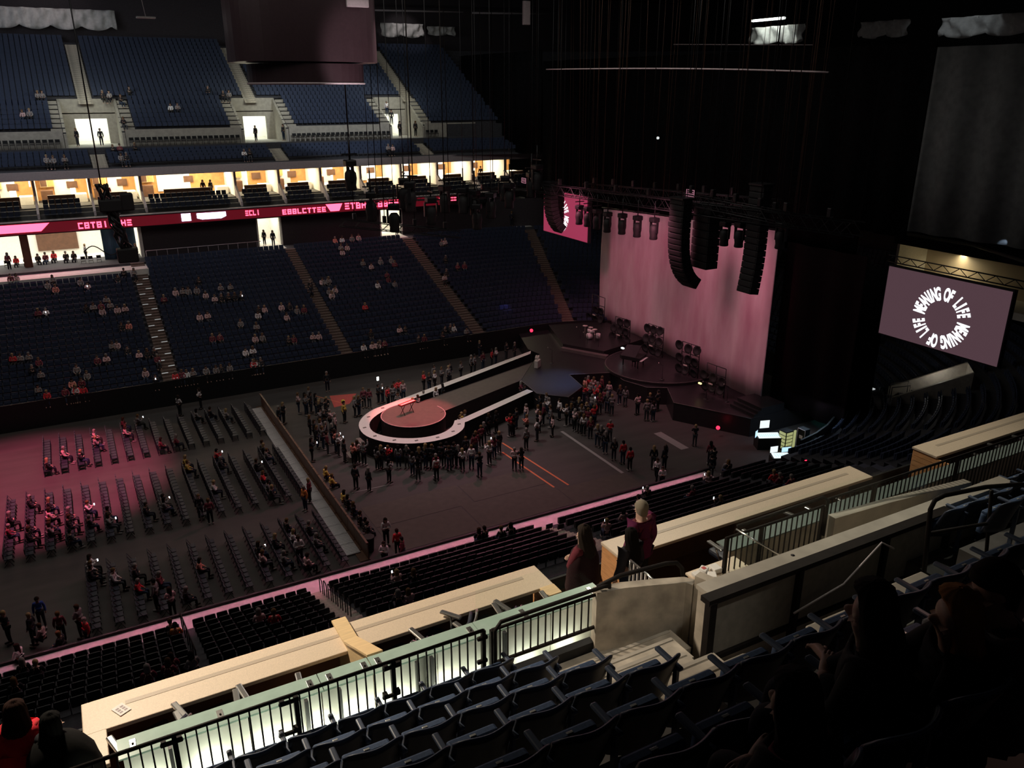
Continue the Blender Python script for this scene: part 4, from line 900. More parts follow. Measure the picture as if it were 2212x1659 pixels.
# ---- lit box at right behind the screen, far corner
p0 = at(1962, 600, x=64); 
rb2 = sroot('lit_box', 'beige lit opening above the right video screen', (66, 42, 9))
A0 = at(1966, 540, x=66); A1 = at(2100, 575, x=66); Zb = at(2030, 605, x=66).z
q = MB(); q.box(68.5, 68.7, A1.y-6, A0.y+.5, Zb-2, A0.z+1.2); struct('back_wall', q, 'counter_band', parent=rb2)
q = MB(); q.box(64.5, 68.7, A0.y, A0.y+.25, Zb-1, A0.z+1); struct('side_wall', q, 'wall_white', parent=rb2)
q = MB(); q.box(64.5, 68.7, A1.y-6, A0.y, Zb-1.5, Zb-.9); struct('floor_slab', q, 'wall_white', parent=rb2)
q = MB(); q.box(64, 69, A1.y-9, A0.y+.3, A0.z+.75, A0.z+1.6); struct('header', q, 'black', parent=rb2)
q = MB(); q.tube([(63.9, A0.y+.5, A0.z+1.75), (63.9, A1.y-1, A0.z+1.75), (60, A1.y-9, A0.z+1.75)], .14, 5); struct('header_edge', q, 'panel_grey', parent=rb2)
light('lit_box_lamp', 'AREA', (67.5, (A0.y+A1.y)/2-.5, A0.z-.6), (68.6, (A0.y+A1.y)/2-.5, Zb-.9), 70, (1, .85, .5), shape='RECTANGLE', size=.6, size_y=4)
for k in range(5):
    p = at(2010+k*13+(k*2), 591+k*4.2, x=65.5); dup(fc, (65.5, p.y, Zb-.9), PI/2, '%s dark chair from left in the beige opening above the screen' % nth(k), 'chairs in the beige opening')
va = math.radians(-47); vn = Vector((math.cos(va), math.sin(va), 0)); vt = Vector((-vn.y, vn.x, 0)); vb = Vector((C2[0], C2[1], 0))+vn*(R0+3.5)
vr = sroot('vomitory', 'grey arena entrance below the right video screen', vb)
def vq(d, s_, z): return vb+vn*d+vt*s_+Vector((0, 0, z))
for s0 in (-1.3, 1.1):
    q = MB(); q.add([vq(0, s0, 1.5), vq(5, s0, 1.5), vq(5, s0, 5.9), vq(0, s0, 3.4), vq(0, s0+.2, 1.5), vq(5, s0+.2, 1.5), vq(5, s0+.2, 5.9), vq(0, s0+.2, 3.4)], [(0, 1, 2, 3), (7, 6, 5, 4), (3, 2, 6, 7), (0, 3, 7, 4)]); struct('side_wall', q, 'concrete_pale', parent=vr)
q = MB(); q.add([vq(5, -1.3, 1.5), vq(5, 1.3, 1.5), vq(5, 1.3, 5.9), vq(5, -1.3, 5.9)], [(0, 1, 2, 3)]); struct('back_wall', q, 'concrete_pale', parent=vr)
for sg in (-.5, .5): q = MB(); q.tube([vq(0, sg, 2.6), vq(0, sg, 3.9), vq(1.2, sg, 4.2), vq(1.2, sg, 3.0)], .05, 5); struct('rail', q, 'chrome', parent=vr)
light('vomitory_lamp', 'POINT', vq(3, 0, 5.2), vq(3, 0, 0), 35, (.95, .9, .8))
for k, (px, py) in enumerate([(1843, 970), (1870, 972), (1913, 968), (1938, 972), (1985, 955), (2000, 845), (2008, 875), (2057, 863), (2100, 872), (2120, 868), (2157, 880), (1990, 778), (2010, 785), (2025, 782), (1930, 765), (1960, 760), (1820, 800), (1885, 840)]):
    p = at(px, py, bowl=(50, 3, .05)); q = MB(); q.rbox(p, (.3, .3, .1), .03); tag(q.build('stair_glint', 'em_dot' if k < 5 else 'em_step_glint'), 'tiny stair glint, %s from left at the right end stands' % nth(sorted([1843, 1870, 1913, 1938, 1985, 2000, 2008, 2057, 2100, 2120, 2157, 1990, 2010, 2025, 1930, 1960, 1820, 1885]).index(px)), 'lamp', 'small glints of the right end stands')  # small glowing blocks stand in for glints on the stairs
light('right_seats_light', 'SPOT', (52, 30, 16), (66, 38, 6), 90, (.6, .75, 1), spot_size=.8, spot_blend=.8)
# ================================================================ foreground upper deck (camera side)
XE = [at(1119, 1427, y=6.7).x, at(1217, 1424, y=5.85).x, at(1335, 1420, y=5.0).x, at(1485, 1418, y=4.15).x]
YR = lambda k: 6.7-.85*k        # rear top of the seat backs, row k
ZR = lambda k: 17.95+.59*k
for k in range(0, 10):
    x1 = XE[k]+.15 if k < 4 else 26; q = MB()
    q.box(-6, x1, YR(k)-.45, YR(k)+.45 if k else 7.28, ZR(k)-.6, ZR(k)); 
    if k < 4: q.box(9.9 if k else 12, 26, YR(k)-.45, YR(k)+.45 if k else 7.28, ZR(k)-.6, ZR(k))
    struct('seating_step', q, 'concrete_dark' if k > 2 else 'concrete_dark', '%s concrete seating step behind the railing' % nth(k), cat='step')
cs = sroot('stairway', 'pale concrete steps going down beside the curved wall', (5.2, 6, 17.9))
for i in range(9):
    y1 = 7.28-.425*i; q = MB(); q.box(XE[min(3, i//2)]+.15, 6.15 if i < 2 else (5.8 if i == 2 else 5.25), y1-.42, y1, 17.6, 17.95+.29*i-(.0 if i else .0)); struct('step', q, 'concrete', parent=cs)
    if i: q = MB(); q.box(XE[min(3, i//2)]+.2, 6.1 if i < 2 else (5.78 if i == 2 else 5.22), y1-.05, y1, 17.95+.29*i, 17.96+.29*i); struct('step_nosing', q, 'concrete_pale', parent=cs)
q = MB(); q.box(5.25, 7.0, 4.7, 6.2, 17.5, 17.93); struct('floor_slab', q, 'concrete', 'pale concrete slab at the foot of the black post', cat='floor')
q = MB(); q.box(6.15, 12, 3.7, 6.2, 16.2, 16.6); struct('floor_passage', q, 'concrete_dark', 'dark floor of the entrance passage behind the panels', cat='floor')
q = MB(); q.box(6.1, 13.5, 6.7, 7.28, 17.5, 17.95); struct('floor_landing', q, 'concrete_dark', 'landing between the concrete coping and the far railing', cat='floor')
# curved concrete wall left of the passage
pts = [(5.22, 7.25), (5.6, 7.17), (6.0, 7.03), (6.38, 6.88), (6.42, 6.8)]
q = MB()
def wallstrip(q, pts, th, z0, ztop):
    n = len(pts); P = [Vector(p) for p in pts]; vs = []
    for i, p in enumerate(P):
        d = (P[min(i+1, n-1)]-P[max(i-1, 0)]).normalized(); o = Vector((-d.y, d.x))*th
        zt = ztop if not callable(ztop) else ztop(i/(n-1))
        vs += [(p.x, p.y, z0), (p.x+o.x, p.y+o.y, z0), (p.x+o.x, p.y+o.y, zt), (p.x, p.y, zt)]
    fs = []
    for i in range(n-1):
        for j in range(4): fs.append((i*4+j, i*4+(j+1) % 4, (i+1)*4+(j+1) % 4, (i+1)*4+j))
    fs += [(0, 1, 2, 3), ((n-1)*4+3, (n-1)*4+2, (n-1)*4+1, (n-1)*4)]
    q.add(vs, fs)
wallstrip(q, pts, .14, 17.3, 18.88); struct('wall_curved', q, 'concrete', 'curved raw concrete wall panel beside the aisle steps', cat='wall')
q = MB(); wallstrip(q, [(6.44, 6.79), (6.5, 6.62), (6.45, 6.46), (6.3, 6.3)], .14, 17.3, 19.02); struct('wall_corner_panel', q, 'concrete', 'narrow concrete wall panel right of the joint', cat='wall')
q = MB(); q.box(6.2, 12.4, 6.28, 6.46, 16.4, 19.1); struct('wall_passage', q, 'concrete', 'long concrete wall with pale coping over the passage', cat='wall')
q = MB(); q.box(6.18, 12.45, 6.26, 6.48, 19.1, 19.16);  struct('coping', q, 'concrete_pale', 'pale worn coping on top of the passage wall', cat='coping')
q = MB(); q.lathe([(.028, 0), (.028, .006)], (7.75, 6.38, 19.158), 10); tag(q.build('drain_cap', 'black'), 'small dark round cap set into the pale coping', 'cap')
# panel frame in front of the passage wall
pf = thing('panel_railing', 'black framed railing with grey infill panels in front of the passage', 'railing', (8.2, 6.15, 17.95))
posts = [6.12, 7.62, 9.3, 10.7]
for x in posts: q = MB(); q.box(x-(.055 if x < 7 else .035), x+(.055 if x < 7 else .035), 6.08, 6.18, 17.93 if x < 7 else 17.2, 19.12); q.build('post', 'rail_paint', pf, world=True)
q = MB(); q.box(6.06, 10.74, 6.1, 6.258, 19.1, 19.175); q.build('top_rail', 'rail_paint', pf, world=True)
q = MB(); q.box(6.05, 10.74, 6.11, 6.17, 18.22, 18.29); q.build('bottom_rail', 'rail_paint', pf, world=True)
for i in range(3): q = MB(); q.box(posts[i]+.05, posts[i+1]-.05, 6.145, 6.165, 18.3, 19.09); q.build('infill_panel', 'panel_grey', pf, world=True)
q = MB(); q.box(10.8, 13.2, 6.15, 6.25, 17.6, 18.95); struct('wall_panel_right', q, 'panel_grey', 'plain dark grey wall panel at the right end of the passage', cat='wall')
st2 = thing('stair_handrail', 'dark sloping handrail inside the passage behind the posts', 'handrail', (8.2, 5.9, 17.6)); q = MB(); q.tube([at(1715, 1325, y=5.9), at(1822, 1262, y=5.9), at(1905, 1172, y=5.9), at(1930, 1185, y=5.9)], .015, 6); q.build('rail', 'plaster', st2, world=True)
# railing with bars: function
def railing(lab, x0, x1, y, ztop, zbot, step=.106, double=None, posts=(), name='railing', topr=.022):
    t = thing(name, lab, 'railing', ((x0+x1)/2, y, zbot))
    q = MB(); q.tube([(x0, y, ztop), (x1, y, ztop)], topr, 8); q.build('top_rail', 'rail_paint', t, world=True)
    q = MB(); q.box(x0, x1, y-.015, y+.015, zbot-.02, zbot+.02); q.build('bottom_rail', 'rail_paint', t, world=True)
    if double: q = MB(); q.tube(double, .026, 8); q.build('handrail', 'rail_paint', t, world=True)
    q = MB(); h = ztop-zbot; q.box(-.008, .008, -.008, .008, 0, h); me = None; n = int((x1-x0)/step)
    for i in range(1, n):
        x = x0+(x1-x0)*i/n
        if me is None: o = q.build('bar', 'rail_paint', t); me = o.data
        else: o = inst('bar', me, t)
        o.location = (x-(x0+x1)/2, 0, 0)
    for x in posts: q = MB(); q.box(x-.025, x+.025, y-.025, y+.025, zbot-.3, ztop); q.build('post', 'rail_paint', t, world=True)
    return t
def hinge(t, px, pyt, pyb):
    for py in (pyt, pyb):
        p = at(px, py, y=7.27); q = MB(); q.rbox(p, (.22, .04, .045), .015); q.box(p.x-.1, p.x-.05, p.y-.03, p.y+.03, p.z-.0, p.z+.06); q.box(p.x+.05, p.x+.1, p.y-.03, p.y+.03, p.z, p.z+.06); q.build('gate_bracket', 'rail_paint', t, world=True)
t = railing('long black barred gate railing left of the aisle', -1.6, 3.6, 7.3, 18.86, 18.1, posts=(-1.6, .1, 1.33, 2.44, 3.6))
hinge(t, 371, 1604, 1680); hinge(t, 624, 1517, 1584); hinge(t, 846, 1441, 1502); 
for py in (1377, 1427): p = at(1045, py, y=7.3); q = MB(); q.rbox(p+Vector((-.02, 0, 0)), (.14, .05, .05), .015); q.build('latch', 'rail_paint', t, world=True)
t = railing('short black barred railing ending at the curved concrete wall', 3.72, 5.24, 7.3, 18.82, 18.32, double=[(3.72, 7.22, 18.2), (3.72, 7.22, 18.86), (3.8, 7.22, 18.96), (5.3, 7.22, 18.97), (5.36, 7.2, 18.97)], posts=(3.72,))
q = MB(); q.box(-3, 5.25, 7.3, 7.42, 17.3, 18.08); struct('kerb_black', q, 'black', 'black kerb under the barred railings', cat='kerb')
wr = thing('curved_handrail', 'dusky tubular handrail curving over the concrete wall', 'handrail', (5.9, 7.25, 18.9)); z_ = [at(1290, 1268, y=7.3), at(1340, 1243, y=7.25), at(1440, 1217, y=7.1), at(1462, 1216, y=7.08), at(1473, 1227, y=7.05), at(1477, 1262, y=7.02)]
q = MB(); q.tube([Vector(p) for p in z_], .03, 8); q.build('rail', 'rail_paint', wr, world=True); q = MB(); q.tube([at(1316, 1257, y=7.27), at(1316, 1290, y=7.27)], .028, 6); q.build('bracket', 'rail_paint', wr, world=True)
# far side of passage: barred railing, glass guard, white rail
railing('barred railing behind the pale coping with glass above', 7.6, 9.6, 7.45, 18.9, 18.2, double=[(7.75, 7.4, 19.08), (9.5, 7.4, 19.1), (9.62, 7.4, 19.02), (9.62, 7.4, 18.4)], posts=(7.62, 8.3, 9.6))
gg = thing('glass_guard', 'clear glass guard with slanted metal edge behind the coping', 'glass panel', (8.2, 7.2, 18.3))
a, b = at(1590, 1143, y=7.3), at(1690, 1203, y=6.7); q = MB(); q.tube([a, b], .014, 6); q.build('metal_edge', 'chrome', gg, world=True)
q = MB(); q.add([a, b, (b.x, b.y, 18.3), (a.x, a.y, 18.1)], [(0, 1, 2, 3)]); q.build('glass', 'clear_glass', gg, world=True)
c1, c2 = at(1592, 1130, y=7.5), at(1990, 1010, y=7.5); q = MB(); q.add([(a.x, 7.34, 18.2), (c2.x, 7.34, 18.2), (c2.x, 7.34, 19.3), (a.x, 7.34, 19.3)], [(0, 1, 2, 3)]); q.build('glass', 'clear_glass', gg, world=True)
a, b = at(1362, 1210, y=8.3), at(1430, 1268, y=7.4); gr2 = thing('stair_rail', 'slanted pale metal stair rail with grey bars by the standing man', 'handrail', (6.5, 7.9, 17.6)); q = MB(); q.tube([a, b], .018, 6); q.tube([a, (a.x, a.y, 17.5)], .018, 6); q.build('rail', 'chrome', gr2, world=True)
for i in range(1, 8): p = a.lerp(b, i/8); q = MB(); q.box(p.x-.012, p.x+.012, p.y-.012, p.y+.012, 17.4, p.z); q.build('bar', 'duct_panel', gr2, world=True)
q = MB(); q.add([(9.72, 7.3, 17.9), (13.2, 7.3, 17.9), (13.2, 7.3, 18.5), (11.05, 7.3, 18.66), (9.72, 7.3, 18.72), (9.72, 7.44, 17.9), (13.2, 7.44, 17.9), (13.2, 7.44, 18.5), (11.05, 7.44, 18.66), (9.72, 7.44, 18.72)], [(0, 1, 2, 3, 4), (9, 8, 7, 6, 5), (4, 3, 8, 9), (3, 2, 7, 8), (0, 4, 9, 5), (1, 6, 7, 2)]); struct('wall_concrete_right', q, 'concrete_pale', 'pale concrete wall beyond the coping on the right', cat='wall')
railing('long barred railing running to the right frame edge', 9.9, 22, 7.62, 18.86, 18.05, posts=(11.0, 13.2, 15.6, 18))
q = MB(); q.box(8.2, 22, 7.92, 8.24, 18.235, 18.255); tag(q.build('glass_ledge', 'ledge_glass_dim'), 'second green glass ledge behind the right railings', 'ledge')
q = MB(); q.box(8.2, 22, 7.93, 7.97, 17.4, 18.22); struct('wall_behind_bars', q, 'concrete', 'grey wall seen through the bars on the right', cat='wall')
# food table
ft = thing('concession_ledge', 'small stone ledge holding white food boxes by the passage', 'ledge', (7.5, 7.55, 17.9)); q = MB(); q.box(7.15, 8.0, 7.35, 7.68, 17.9, 18.28); q.build('base', 'wood_slat', ft, world=True); q = MB(); q.rbox((7.6, 7.52, 18.3), (.95, .4, .04), .01); q.build('top', 'counter_stone', ft, world=True)
for k, (px, py, s_) in enumerate([(1508, 1240, (.16, .12, .05)), (1520, 1232, (.14, .12, .08)), (1538, 1243, (.15, .13, .05)), (1545, 1228, (.16, .14, .07)), (1525, 1248, (.12, .1, .05))]):
    p = at(px, py, z=18.37); q = MB(); q.rbox(p, s_, .012, Matrix.Rotation(k*.5, 3, 'Z')); o = q.build('food_box', 'paper'); tag(o, 'white food box, %s from left on the stone ledge' % nth(k), 'box', 'white food boxes on the ledge')
    if k in (1, 4): q = MB(); q.box(-.03, .03, -.03, .03, s_[2], s_[2]+.004); m_ = q.build('red_print', 'red_vinyl', o)
# right: tubular handrail + seats side table
hr = thing('tubular_handrail', 'thick dark tubular handrail beside the aisle at right', 'handrail', (9.4, 5.2, 18.6))
a = [at(x, y, y=5.2) for x, y in ((1992, 1272), (2010, 1100), (2020, 1080), (2040, 1070), (2130, 1052), (2205, 1046), (2240, 1050))]
q = MB(); q.tube(a, .03, 8); q.build('upper_rail', 'rail_paint', hr, world=True)
q = MB(); q.tube([at(2005, 1153, y=5.2), at(2120, 1133, y=5.2), at(2240, 1115, y=5.2)], .024, 8); q.build('middle_rail', 'rail_paint', hr, world=True)
q = MB(); q.tube([at(2142, 1060, y=5.2), at(2128, 1225, y=5.2)], .024, 8); q.build('post', 'rail_paint', hr, world=True)
q = MB(); q.rbox((9.6, 5.0, 18.0), (2.2, .7, .9), .03, Matrix.Rotation(.1, 3, 'Z')); struct('ledge_grey', q, 'concrete_pale', 'pale concrete block beneath the tubular handrail', cat='ledge')
for k, (px, py, L) in enumerate([(1840, 1335, 1.1), (1960, 1270, .9)]):
    p = at(px, py, y=4.7); q = MB(); q.rbox(p-Vector((0, 0, .15)), (L, .3, .3), .02); struct('ledge_step', q, 'concrete_pale', ['left', 'right'][k]+' pale concrete ledge in front of the seated people', cat='ledge')
# ---- club level: floor, lit wall, glass ledge, counters
q = MB(); q.box(-4, 26, 7.44, 10.1, 16.6, 16.85); struct('floor_club', q, 'wood_dark', 'dark floor between the lit wall and the stone counters', cat='floor')
q = MB(); q.box(-4, 26, 10.05, 10.1, 15.6, 17.1); struct('fascia_club', q, 'black', 'black fascia beneath the stone counters', cat='fascia')
wl = sroot('wall_lit', 'pale backlit wall under the green glass ledge', (2.6, 7.95, 17.3))
xs = [-.42, .9, 1.75, 2.4, 3.25, 4.1, 4.95, 5.68]
for a, b in zip(xs[:-1], xs[1:]): q = MB(); q.box(a+.008, b-.008, 7.93, 7.97, 17.55, 18.22); struct('wall_panel', q, 'frosted_panel', parent=wl)
q = MB(); q.box(-.42, 5.7, 7.5, 7.95, 17.48, 17.55); struct('base_trough', q, 'frosted_panel', parent=wl)
lg = thing('glass_ledge', 'long green glass ledge on top of the lit wall', 'ledge', (2.6, 8.1, 18.2))
gx = [-.46, 1.78, 2.42, 3.9, 5.85]
for a, b in zip(gx[:-1], gx[1:]): q = MB(); q.box(a+.006, b-.006, 7.92, 8.24, 18.235, 18.255); q.build('glass_pane', 'ledge_glass', lg, world=True)
for x in (-.3, .62, 1.66, 1.9, 2.34, 2.52, 3.8, 4.6, 5.7): q = MB(); q.rbox((x, 8.08, 18.262), (.07, .17, .015), .004); q.lathe([(.012, .012), (.012, .02)], (x, 8.08, 18.26), 8, 1); q.build('clamp', ['chrome', 'black'], lg, world=True)
for x in (.05, 1.55, 1.95, 2.95, 3.15, 4.0, 4.2): q = MB(); q.box(x-.02, x+.02, 7.84, 7.9, 17.5, 18.24); q.rbox((x, 7.85, 17.57), (.14, .09, .03), .01); q.build('support_post', 'chair_frame', lg, world=True)
q = MB(); q.add([(3.95, 8.23, 18.25), (5.85, 8.23, 18.25), (5.85, 8.23, 18.75), (3.95, 8.23, 18.75)], [(0, 1, 2, 3)]); q.build('upright_glass', 'clear_glass', lg, world=True)
for k, x in enumerate([-.2, .45, 1.1, 1.65, 2.15, 2.7, 3.35, 3.9, 4.55, 5.2]):
    q = MB(); q.rbox((x, 7.72, 17.57), (.12, .06, .04), .01); o = q.build('uplight', 'em_led_uplight'); tag(o, '%s small uplight from left at the foot of the pale wall' % nth(k), 'lamp', 'uplights at the foot of the pale wall')
    p_ = (4.2 if k < 5 else 2.6)*(1 if x < 3.4 else .3)
    light('uplight_lamp', 'AREA', (x, 7.74, 17.62), (x, 7.96, 17.8), p_, (.95, 1, .78), shape='RECTANGLE', size=.3, size_y=.04)
def counter(lab, x0, x1, y0=9.3, y1=9.92, z=17.6, endl=False, endr=False, wide=0):
    t = thing('stone_counter', lab, 'counter', ((x0+x1)/2, (y0+y1)/2, 16.85))
    q = MB(); q.rbox(((x0+x1)/2, (y0+y1)/2, z-.03), (x1-x0, y1-y0, .06), .012); q.build('top', 'counter_stone', t, world=True)
    q = MB(); q.box(x0+.5, x1-.35, y1-.27, y1-.2, z-.005, z+.004); q.build('inlay_band', 'counter_band', t, world=True)
    q = MB(); q.box(x0+.1, x1-.1, y1-.14, y1-.06, 16.85, z-.06); q.build('front_panel', 'wood_dark', t, world=True)
    for e, xx in ((endl, x0+.03), (endr, x1-.03)):
        if e:
            for i in range(6): q = MB(); q.box(xx-.02, xx+.02, y0-(.45 if e == 2 else 0)+.02, y1-.03, z-.18-.12*i, z-.07-.12*i); q.build('slat', 'wood_slat', t, world=True)
    return t
t = counter('long pale stone counter nearest the camera, lit warm', -.85, 5.85, endr=1)
q = MB(); q.rbox((5.72, 9.18, 17.56), (.26, .26, .1), .01); q.build('end_block', 'wood_pale', t, world=True)
q = MB(); q.rbox((-.72, 9.0, 17.57), (.26, .62, .06), .01); q.build('side_return', 'counter_stone', t, world=True)
counter('middle pale stone counter behind the standing couple', 7.23, 13.5, 9.42, 10.0, endl=2); counter('right pale stone counter with orange wood slat end', 15.5, 26, 9.4, 10.0, endl=2)
q = MB(); q.box(13.3, 13.5, 9.1, 9.5, 16.85, 17.6); 
dv = thing('wood_divider', 'pale wood divider stepping up across the counter', 'divider', (2.5, 9, 16.9))
q = MB(); x0, x1 = 2.47, 2.62
pr = [(9.95, 17.0), (9.95, 17.66), (9.4, 17.68), (9.15, 17.8), (8.28, 18.22), (8.28, 17.0)]
q.add([(x0, y, z) for y, z in pr]+[(x1, y, z) for y, z in pr], [(0, 1, 2, 3, 4, 5), (11, 10, 9, 8, 7, 6)]+[(i, i+6, (i+1) % 6+6, (i+1) % 6) for i in range(6)]); q.build('panel', 'wood_pale', dv, world=True)
q = MB(); q.add([(x0-.03, y, z) for y, z in pr[1:5]]+[(x1+.03, y, z) for y, z in pr[1:5]]+[(x0-.03, y, z+.035) for y, z in pr[1:5]]+[(x1+.03, y, z+.035) for y, z in pr[1:5]], [f for i in range(3) for f in ((i, i+1, i+5, i+4), (i+8, i+12, i+13, i+9), (i, i+8, i+9, i+1), (i+4, i+5, i+13, i+12))]+[(0, 4, 12, 8), (3, 11, 15, 7)]); q.build('cap', 'wood_pale', dv, world=True)
q = MB(); p = at(262, 1532, z=17.61); R = Matrix.Rotation(.5, 3, 'Z'); q.ob(p, (.15, .2, .004), R); o = q.build('menu_sheet', 'paper'); tag(o, 'printed white sheet on the left end of the nearest stone counter', 'paper')
q = MB(); [q.ob(R@Vector((-.03+.06*(i%2), -.05+.045*(i//2), .004)), (.04, .03, .002), R) for i in range(6)]; q.build('print_blocks', 'plaster', o)
# club chairs
cc = thing('club_chair', 'x', 'chair', (-100, 0, 0))
q = MB(); q.sheet(lambda u, v: (-.28+.56*u, -.22-.1*math.sin(u*PI)-.08*v, .5+.38*v-.03*abs(u-.5)), 8, 4, thick=(0, .05, 0)); q.build('backrest', 'seat_shell', cc)
q = MB(); q.rbox((0, .02, .46), (.52, .5, .1), .04); q.build('seat', 'seat_shell', cc)
q = MB(); q.tube([(-.3+.6*i/8, -.24-.1*math.sin(i/8*PI)-.1, .9-.0*i) for i in range(9)], .016, 6); q.build('chrome_trim', 'chrome', cc)
for sx in (-.33, .33): q = MB(); q.rbox((sx, .05, .68), (.07, .3, .035), .015); q.tube([(sx, .05, .66), (sx*.8, 0, .45)], .015, 5); q.build('armrest', 'chrome', cc)
q = MB(); q.lathe([(.26, 0), (.26, .02), (.04, .06), (.035, .42)], n=12); q.build('pedestal', 'black_metal', cc)
cx = [(-.12, 8.95, .3), (.62, 8.95, .15), (1.3, 8.9, -.1), (3.05, 8.95, .2), (3.75, 9.0, .6), (4.45, 8.95, .25), (5.1, 8.95, -.1), (9.2, 8.8, 0), (10.4, 8.85, .3), (11.6, 8.85, 0), (16.6, 8.9, .2), (17.5, 8.9, .2), (18.4, 8.9, .1), (19.3, 8.9, .2)]
for k, (x, y, r_) in enumerate(cx):
    s_ = 0 if k < 7 else (7 if k < 10 else 10)
    lb = 'black club chair with chrome trim, %s from left at the %s stone counter' % (nth(k-s_), {0: 'nearest', 7: 'middle', 10: 'right'}[s_])
    if k == 0: cc.location = (x, y, 16.85); cc['label'] = lb; cc['group'] = 'club chairs at the stone counters'; cc.rotation_euler = (0, 0, r_); cc.scale = (1.2, 1.2, 1.2)
    else: dup(cc, (x, y, 16.85), r_, lb)
# ---- foreground arena seats
S0 = thing('arena_chair', 'x', 'seat', (-100, 0, 0))
def shell(u, v):
    x = -.262+.524*u; c = (u-.5)*2
    zt = .87-.06*abs(c)**4; z = .36+(zt-.36)*v
    return (x*(1-.04*v), .02-.15*v**1.2+.1*c*c+.0, z)
q = MB(); q.sheet(shell, 12, 8, thick=(0, .035, 0)); q.build('backrest', 'seat_shell', S0)
q = MB(); q.tube([Vector(shell(i/12, 1))+Vector((0, .018, 0)) for i in range(13)], .012, 6); q.build('top_edge', 'seat_arm', S0)
q = MB(); q.sheet(lambda u, v: (-.21+.42*u, .17+.05*math.sin(v*PI)*math.sin(u*PI)-.02*v, .3+.29*v), 8, 6, thick=(0, .07, 0)); q.build('folded_cushion', 'seat_pad', S0)
q = MB(); q.rbox((0, .185, .6), (.42, .09, .05), .022); q.build('cushion_edge', 'seat_pad', S0)
q = MB(); q.rbox((0, .18, .627), (.05, .02, .006), .002); q.build('number_plate', 'seat_plate', S0)
q = MB(); q.rbox((.265, .13, .66), (.055, .34, .035), .014); q.box(.25, .28, .0, .05, .0, .66); q.build('armrest', 'seat_arm', S0)
def aseat(x, k, lb):
    global _f1
    o = S0 if _f1 else dup(S0, (0, 0, 0)); o.location = (x, YR(k)-.0+.1, ZR(k)); o['label'] = lb; o['group'] = 'blue upper deck seats near the camera'; _f1 = False
_f1 = True
RN = ['front row', 'second row', 'third row', 'fourth row', 'fifth row', 'sixth row', 'seventh row', 'eighth row']
for k in range(0, 8):
    xe = XE[k]-.26 if k < 4 else 13
    j = 0; x = xe
    lst = []
    while x > -5:
        if seen((x, YR(k), ZR(k)+.7), 90): lst.append(x)
        x -= .53
    if k < 4:
        for j, x in enumerate(lst): aseat(x, k, 'blue arena seat, %s, %s from the aisle steps' % (RN[k], nth(j)))
    else:
        lst = lst[::-1]
        for j, x in enumerate(lst): aseat(x, k, 'blue arena seat, %s, %s from its visible left end' % (RN[k], nth(j)))
for k in range(0, 4):
    j = 0; x = [12.3, 10.5, 10.2, 10.1][k]
    while x < 16:
        if seen((x, YR(k), ZR(k)+.8), 60): aseat(x, k, 'blue arena seat at the right frame edge, %s, %s from left' % (RN[k], nth(j))); j += 1
        x += .53
# ================================================================ near stand seats, floor chairs
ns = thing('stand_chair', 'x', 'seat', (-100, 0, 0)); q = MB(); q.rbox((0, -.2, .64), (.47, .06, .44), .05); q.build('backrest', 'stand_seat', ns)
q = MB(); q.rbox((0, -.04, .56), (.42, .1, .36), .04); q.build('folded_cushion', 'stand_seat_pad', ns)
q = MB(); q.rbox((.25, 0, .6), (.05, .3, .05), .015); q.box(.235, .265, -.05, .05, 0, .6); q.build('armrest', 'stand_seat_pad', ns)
cand = []
for i in range(8):
    row = [(p, n) for p, n, tg in bowl_pts(i*RD+.42, .53) if tg == 'near' and not in_aisle(p, n, tg) and p[0] < 38]
    row.sort(key=lambda r: r[0][0]); row = [r for r in row if seen((r[0][0], r[0][1], rowz(i)+.2), 20)]
    for j, (p, n) in enumerate(row):
        sc_ = sum(p[0] > a for a in (1.65, 7.9, 20.9)); cand.append([project((p[0], p[1], rowz(i)+.3))[2], p, i, sc_])
for s_ in range(4):
    for i in range(8):
        r = sorted([c for c in cand if c[3] == s_ and c[2] == i], key=lambda c: c[1][0])
        for j, c in enumerate(r): c.append(j)
cand.sort(key=lambda c: c[0]); rest = MB(); f = True
sn = ['leftmost block', 'second block', 'wide middle block', 'right block']
for n_, c in enumerate(cand):
    p = c[1]; z = rowz(c[2])-.3
    if n_ < 300:
        lb = 'black near stand seat, %s, %s row up, %s from left' % (sn[c[3]], nth(c[2]), nth(c[4]))
        if f: ns.location = (p[0], p[1], z); ns['label'] = lb; ns['group'] = 'black seats of the near stand'; f = False
        else: dup(ns, (p[0], p[1], z), 0, lb)
    else: seat_pair(rest, p, (0, -1), z-.02)
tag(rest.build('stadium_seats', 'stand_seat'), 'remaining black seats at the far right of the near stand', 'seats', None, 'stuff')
root = sroot('stairway', 'concrete stair with black rails in the near stand', (7.9, 35, 1)); me = None; sm = MB(); sm.box(-.68, .68, -.42, 0, -.12, .0)
for i in range(16):
    if me is None: o = sm.build('step', 'concrete', root); me = o.data
    else: o = inst('step', me, root)
    o.location = (0, -.425*i, .2+.153*i+.02)
root2 = sroot('stairway', 'second concrete stair of the near stand by the folding chairs', (20.9, 35, 1))
for i in range(16): o = inst('step', me, root2); o.location = (0, -.425*i, .2+.153*i+.02)
hr = thing('stair_rail_set', 'row of black looped rails on the near stand stair', 'railing', (8.0, 33, 1.2))
for i in range(7):
    q = MB(); y = 34.9-.8*i; z = 1.1+.29*i; q.tube([(8.15, y, z), (8.15, y, z+.95), (8.15, y-.08, z+1.02), (8.15, y-.4, z+1.02), (8.15, y-.46, z+.95), (8.15, y-.46, z+.3)], .025, 5); q.build('rail_loop', 'rail_paint', hr, world=True)
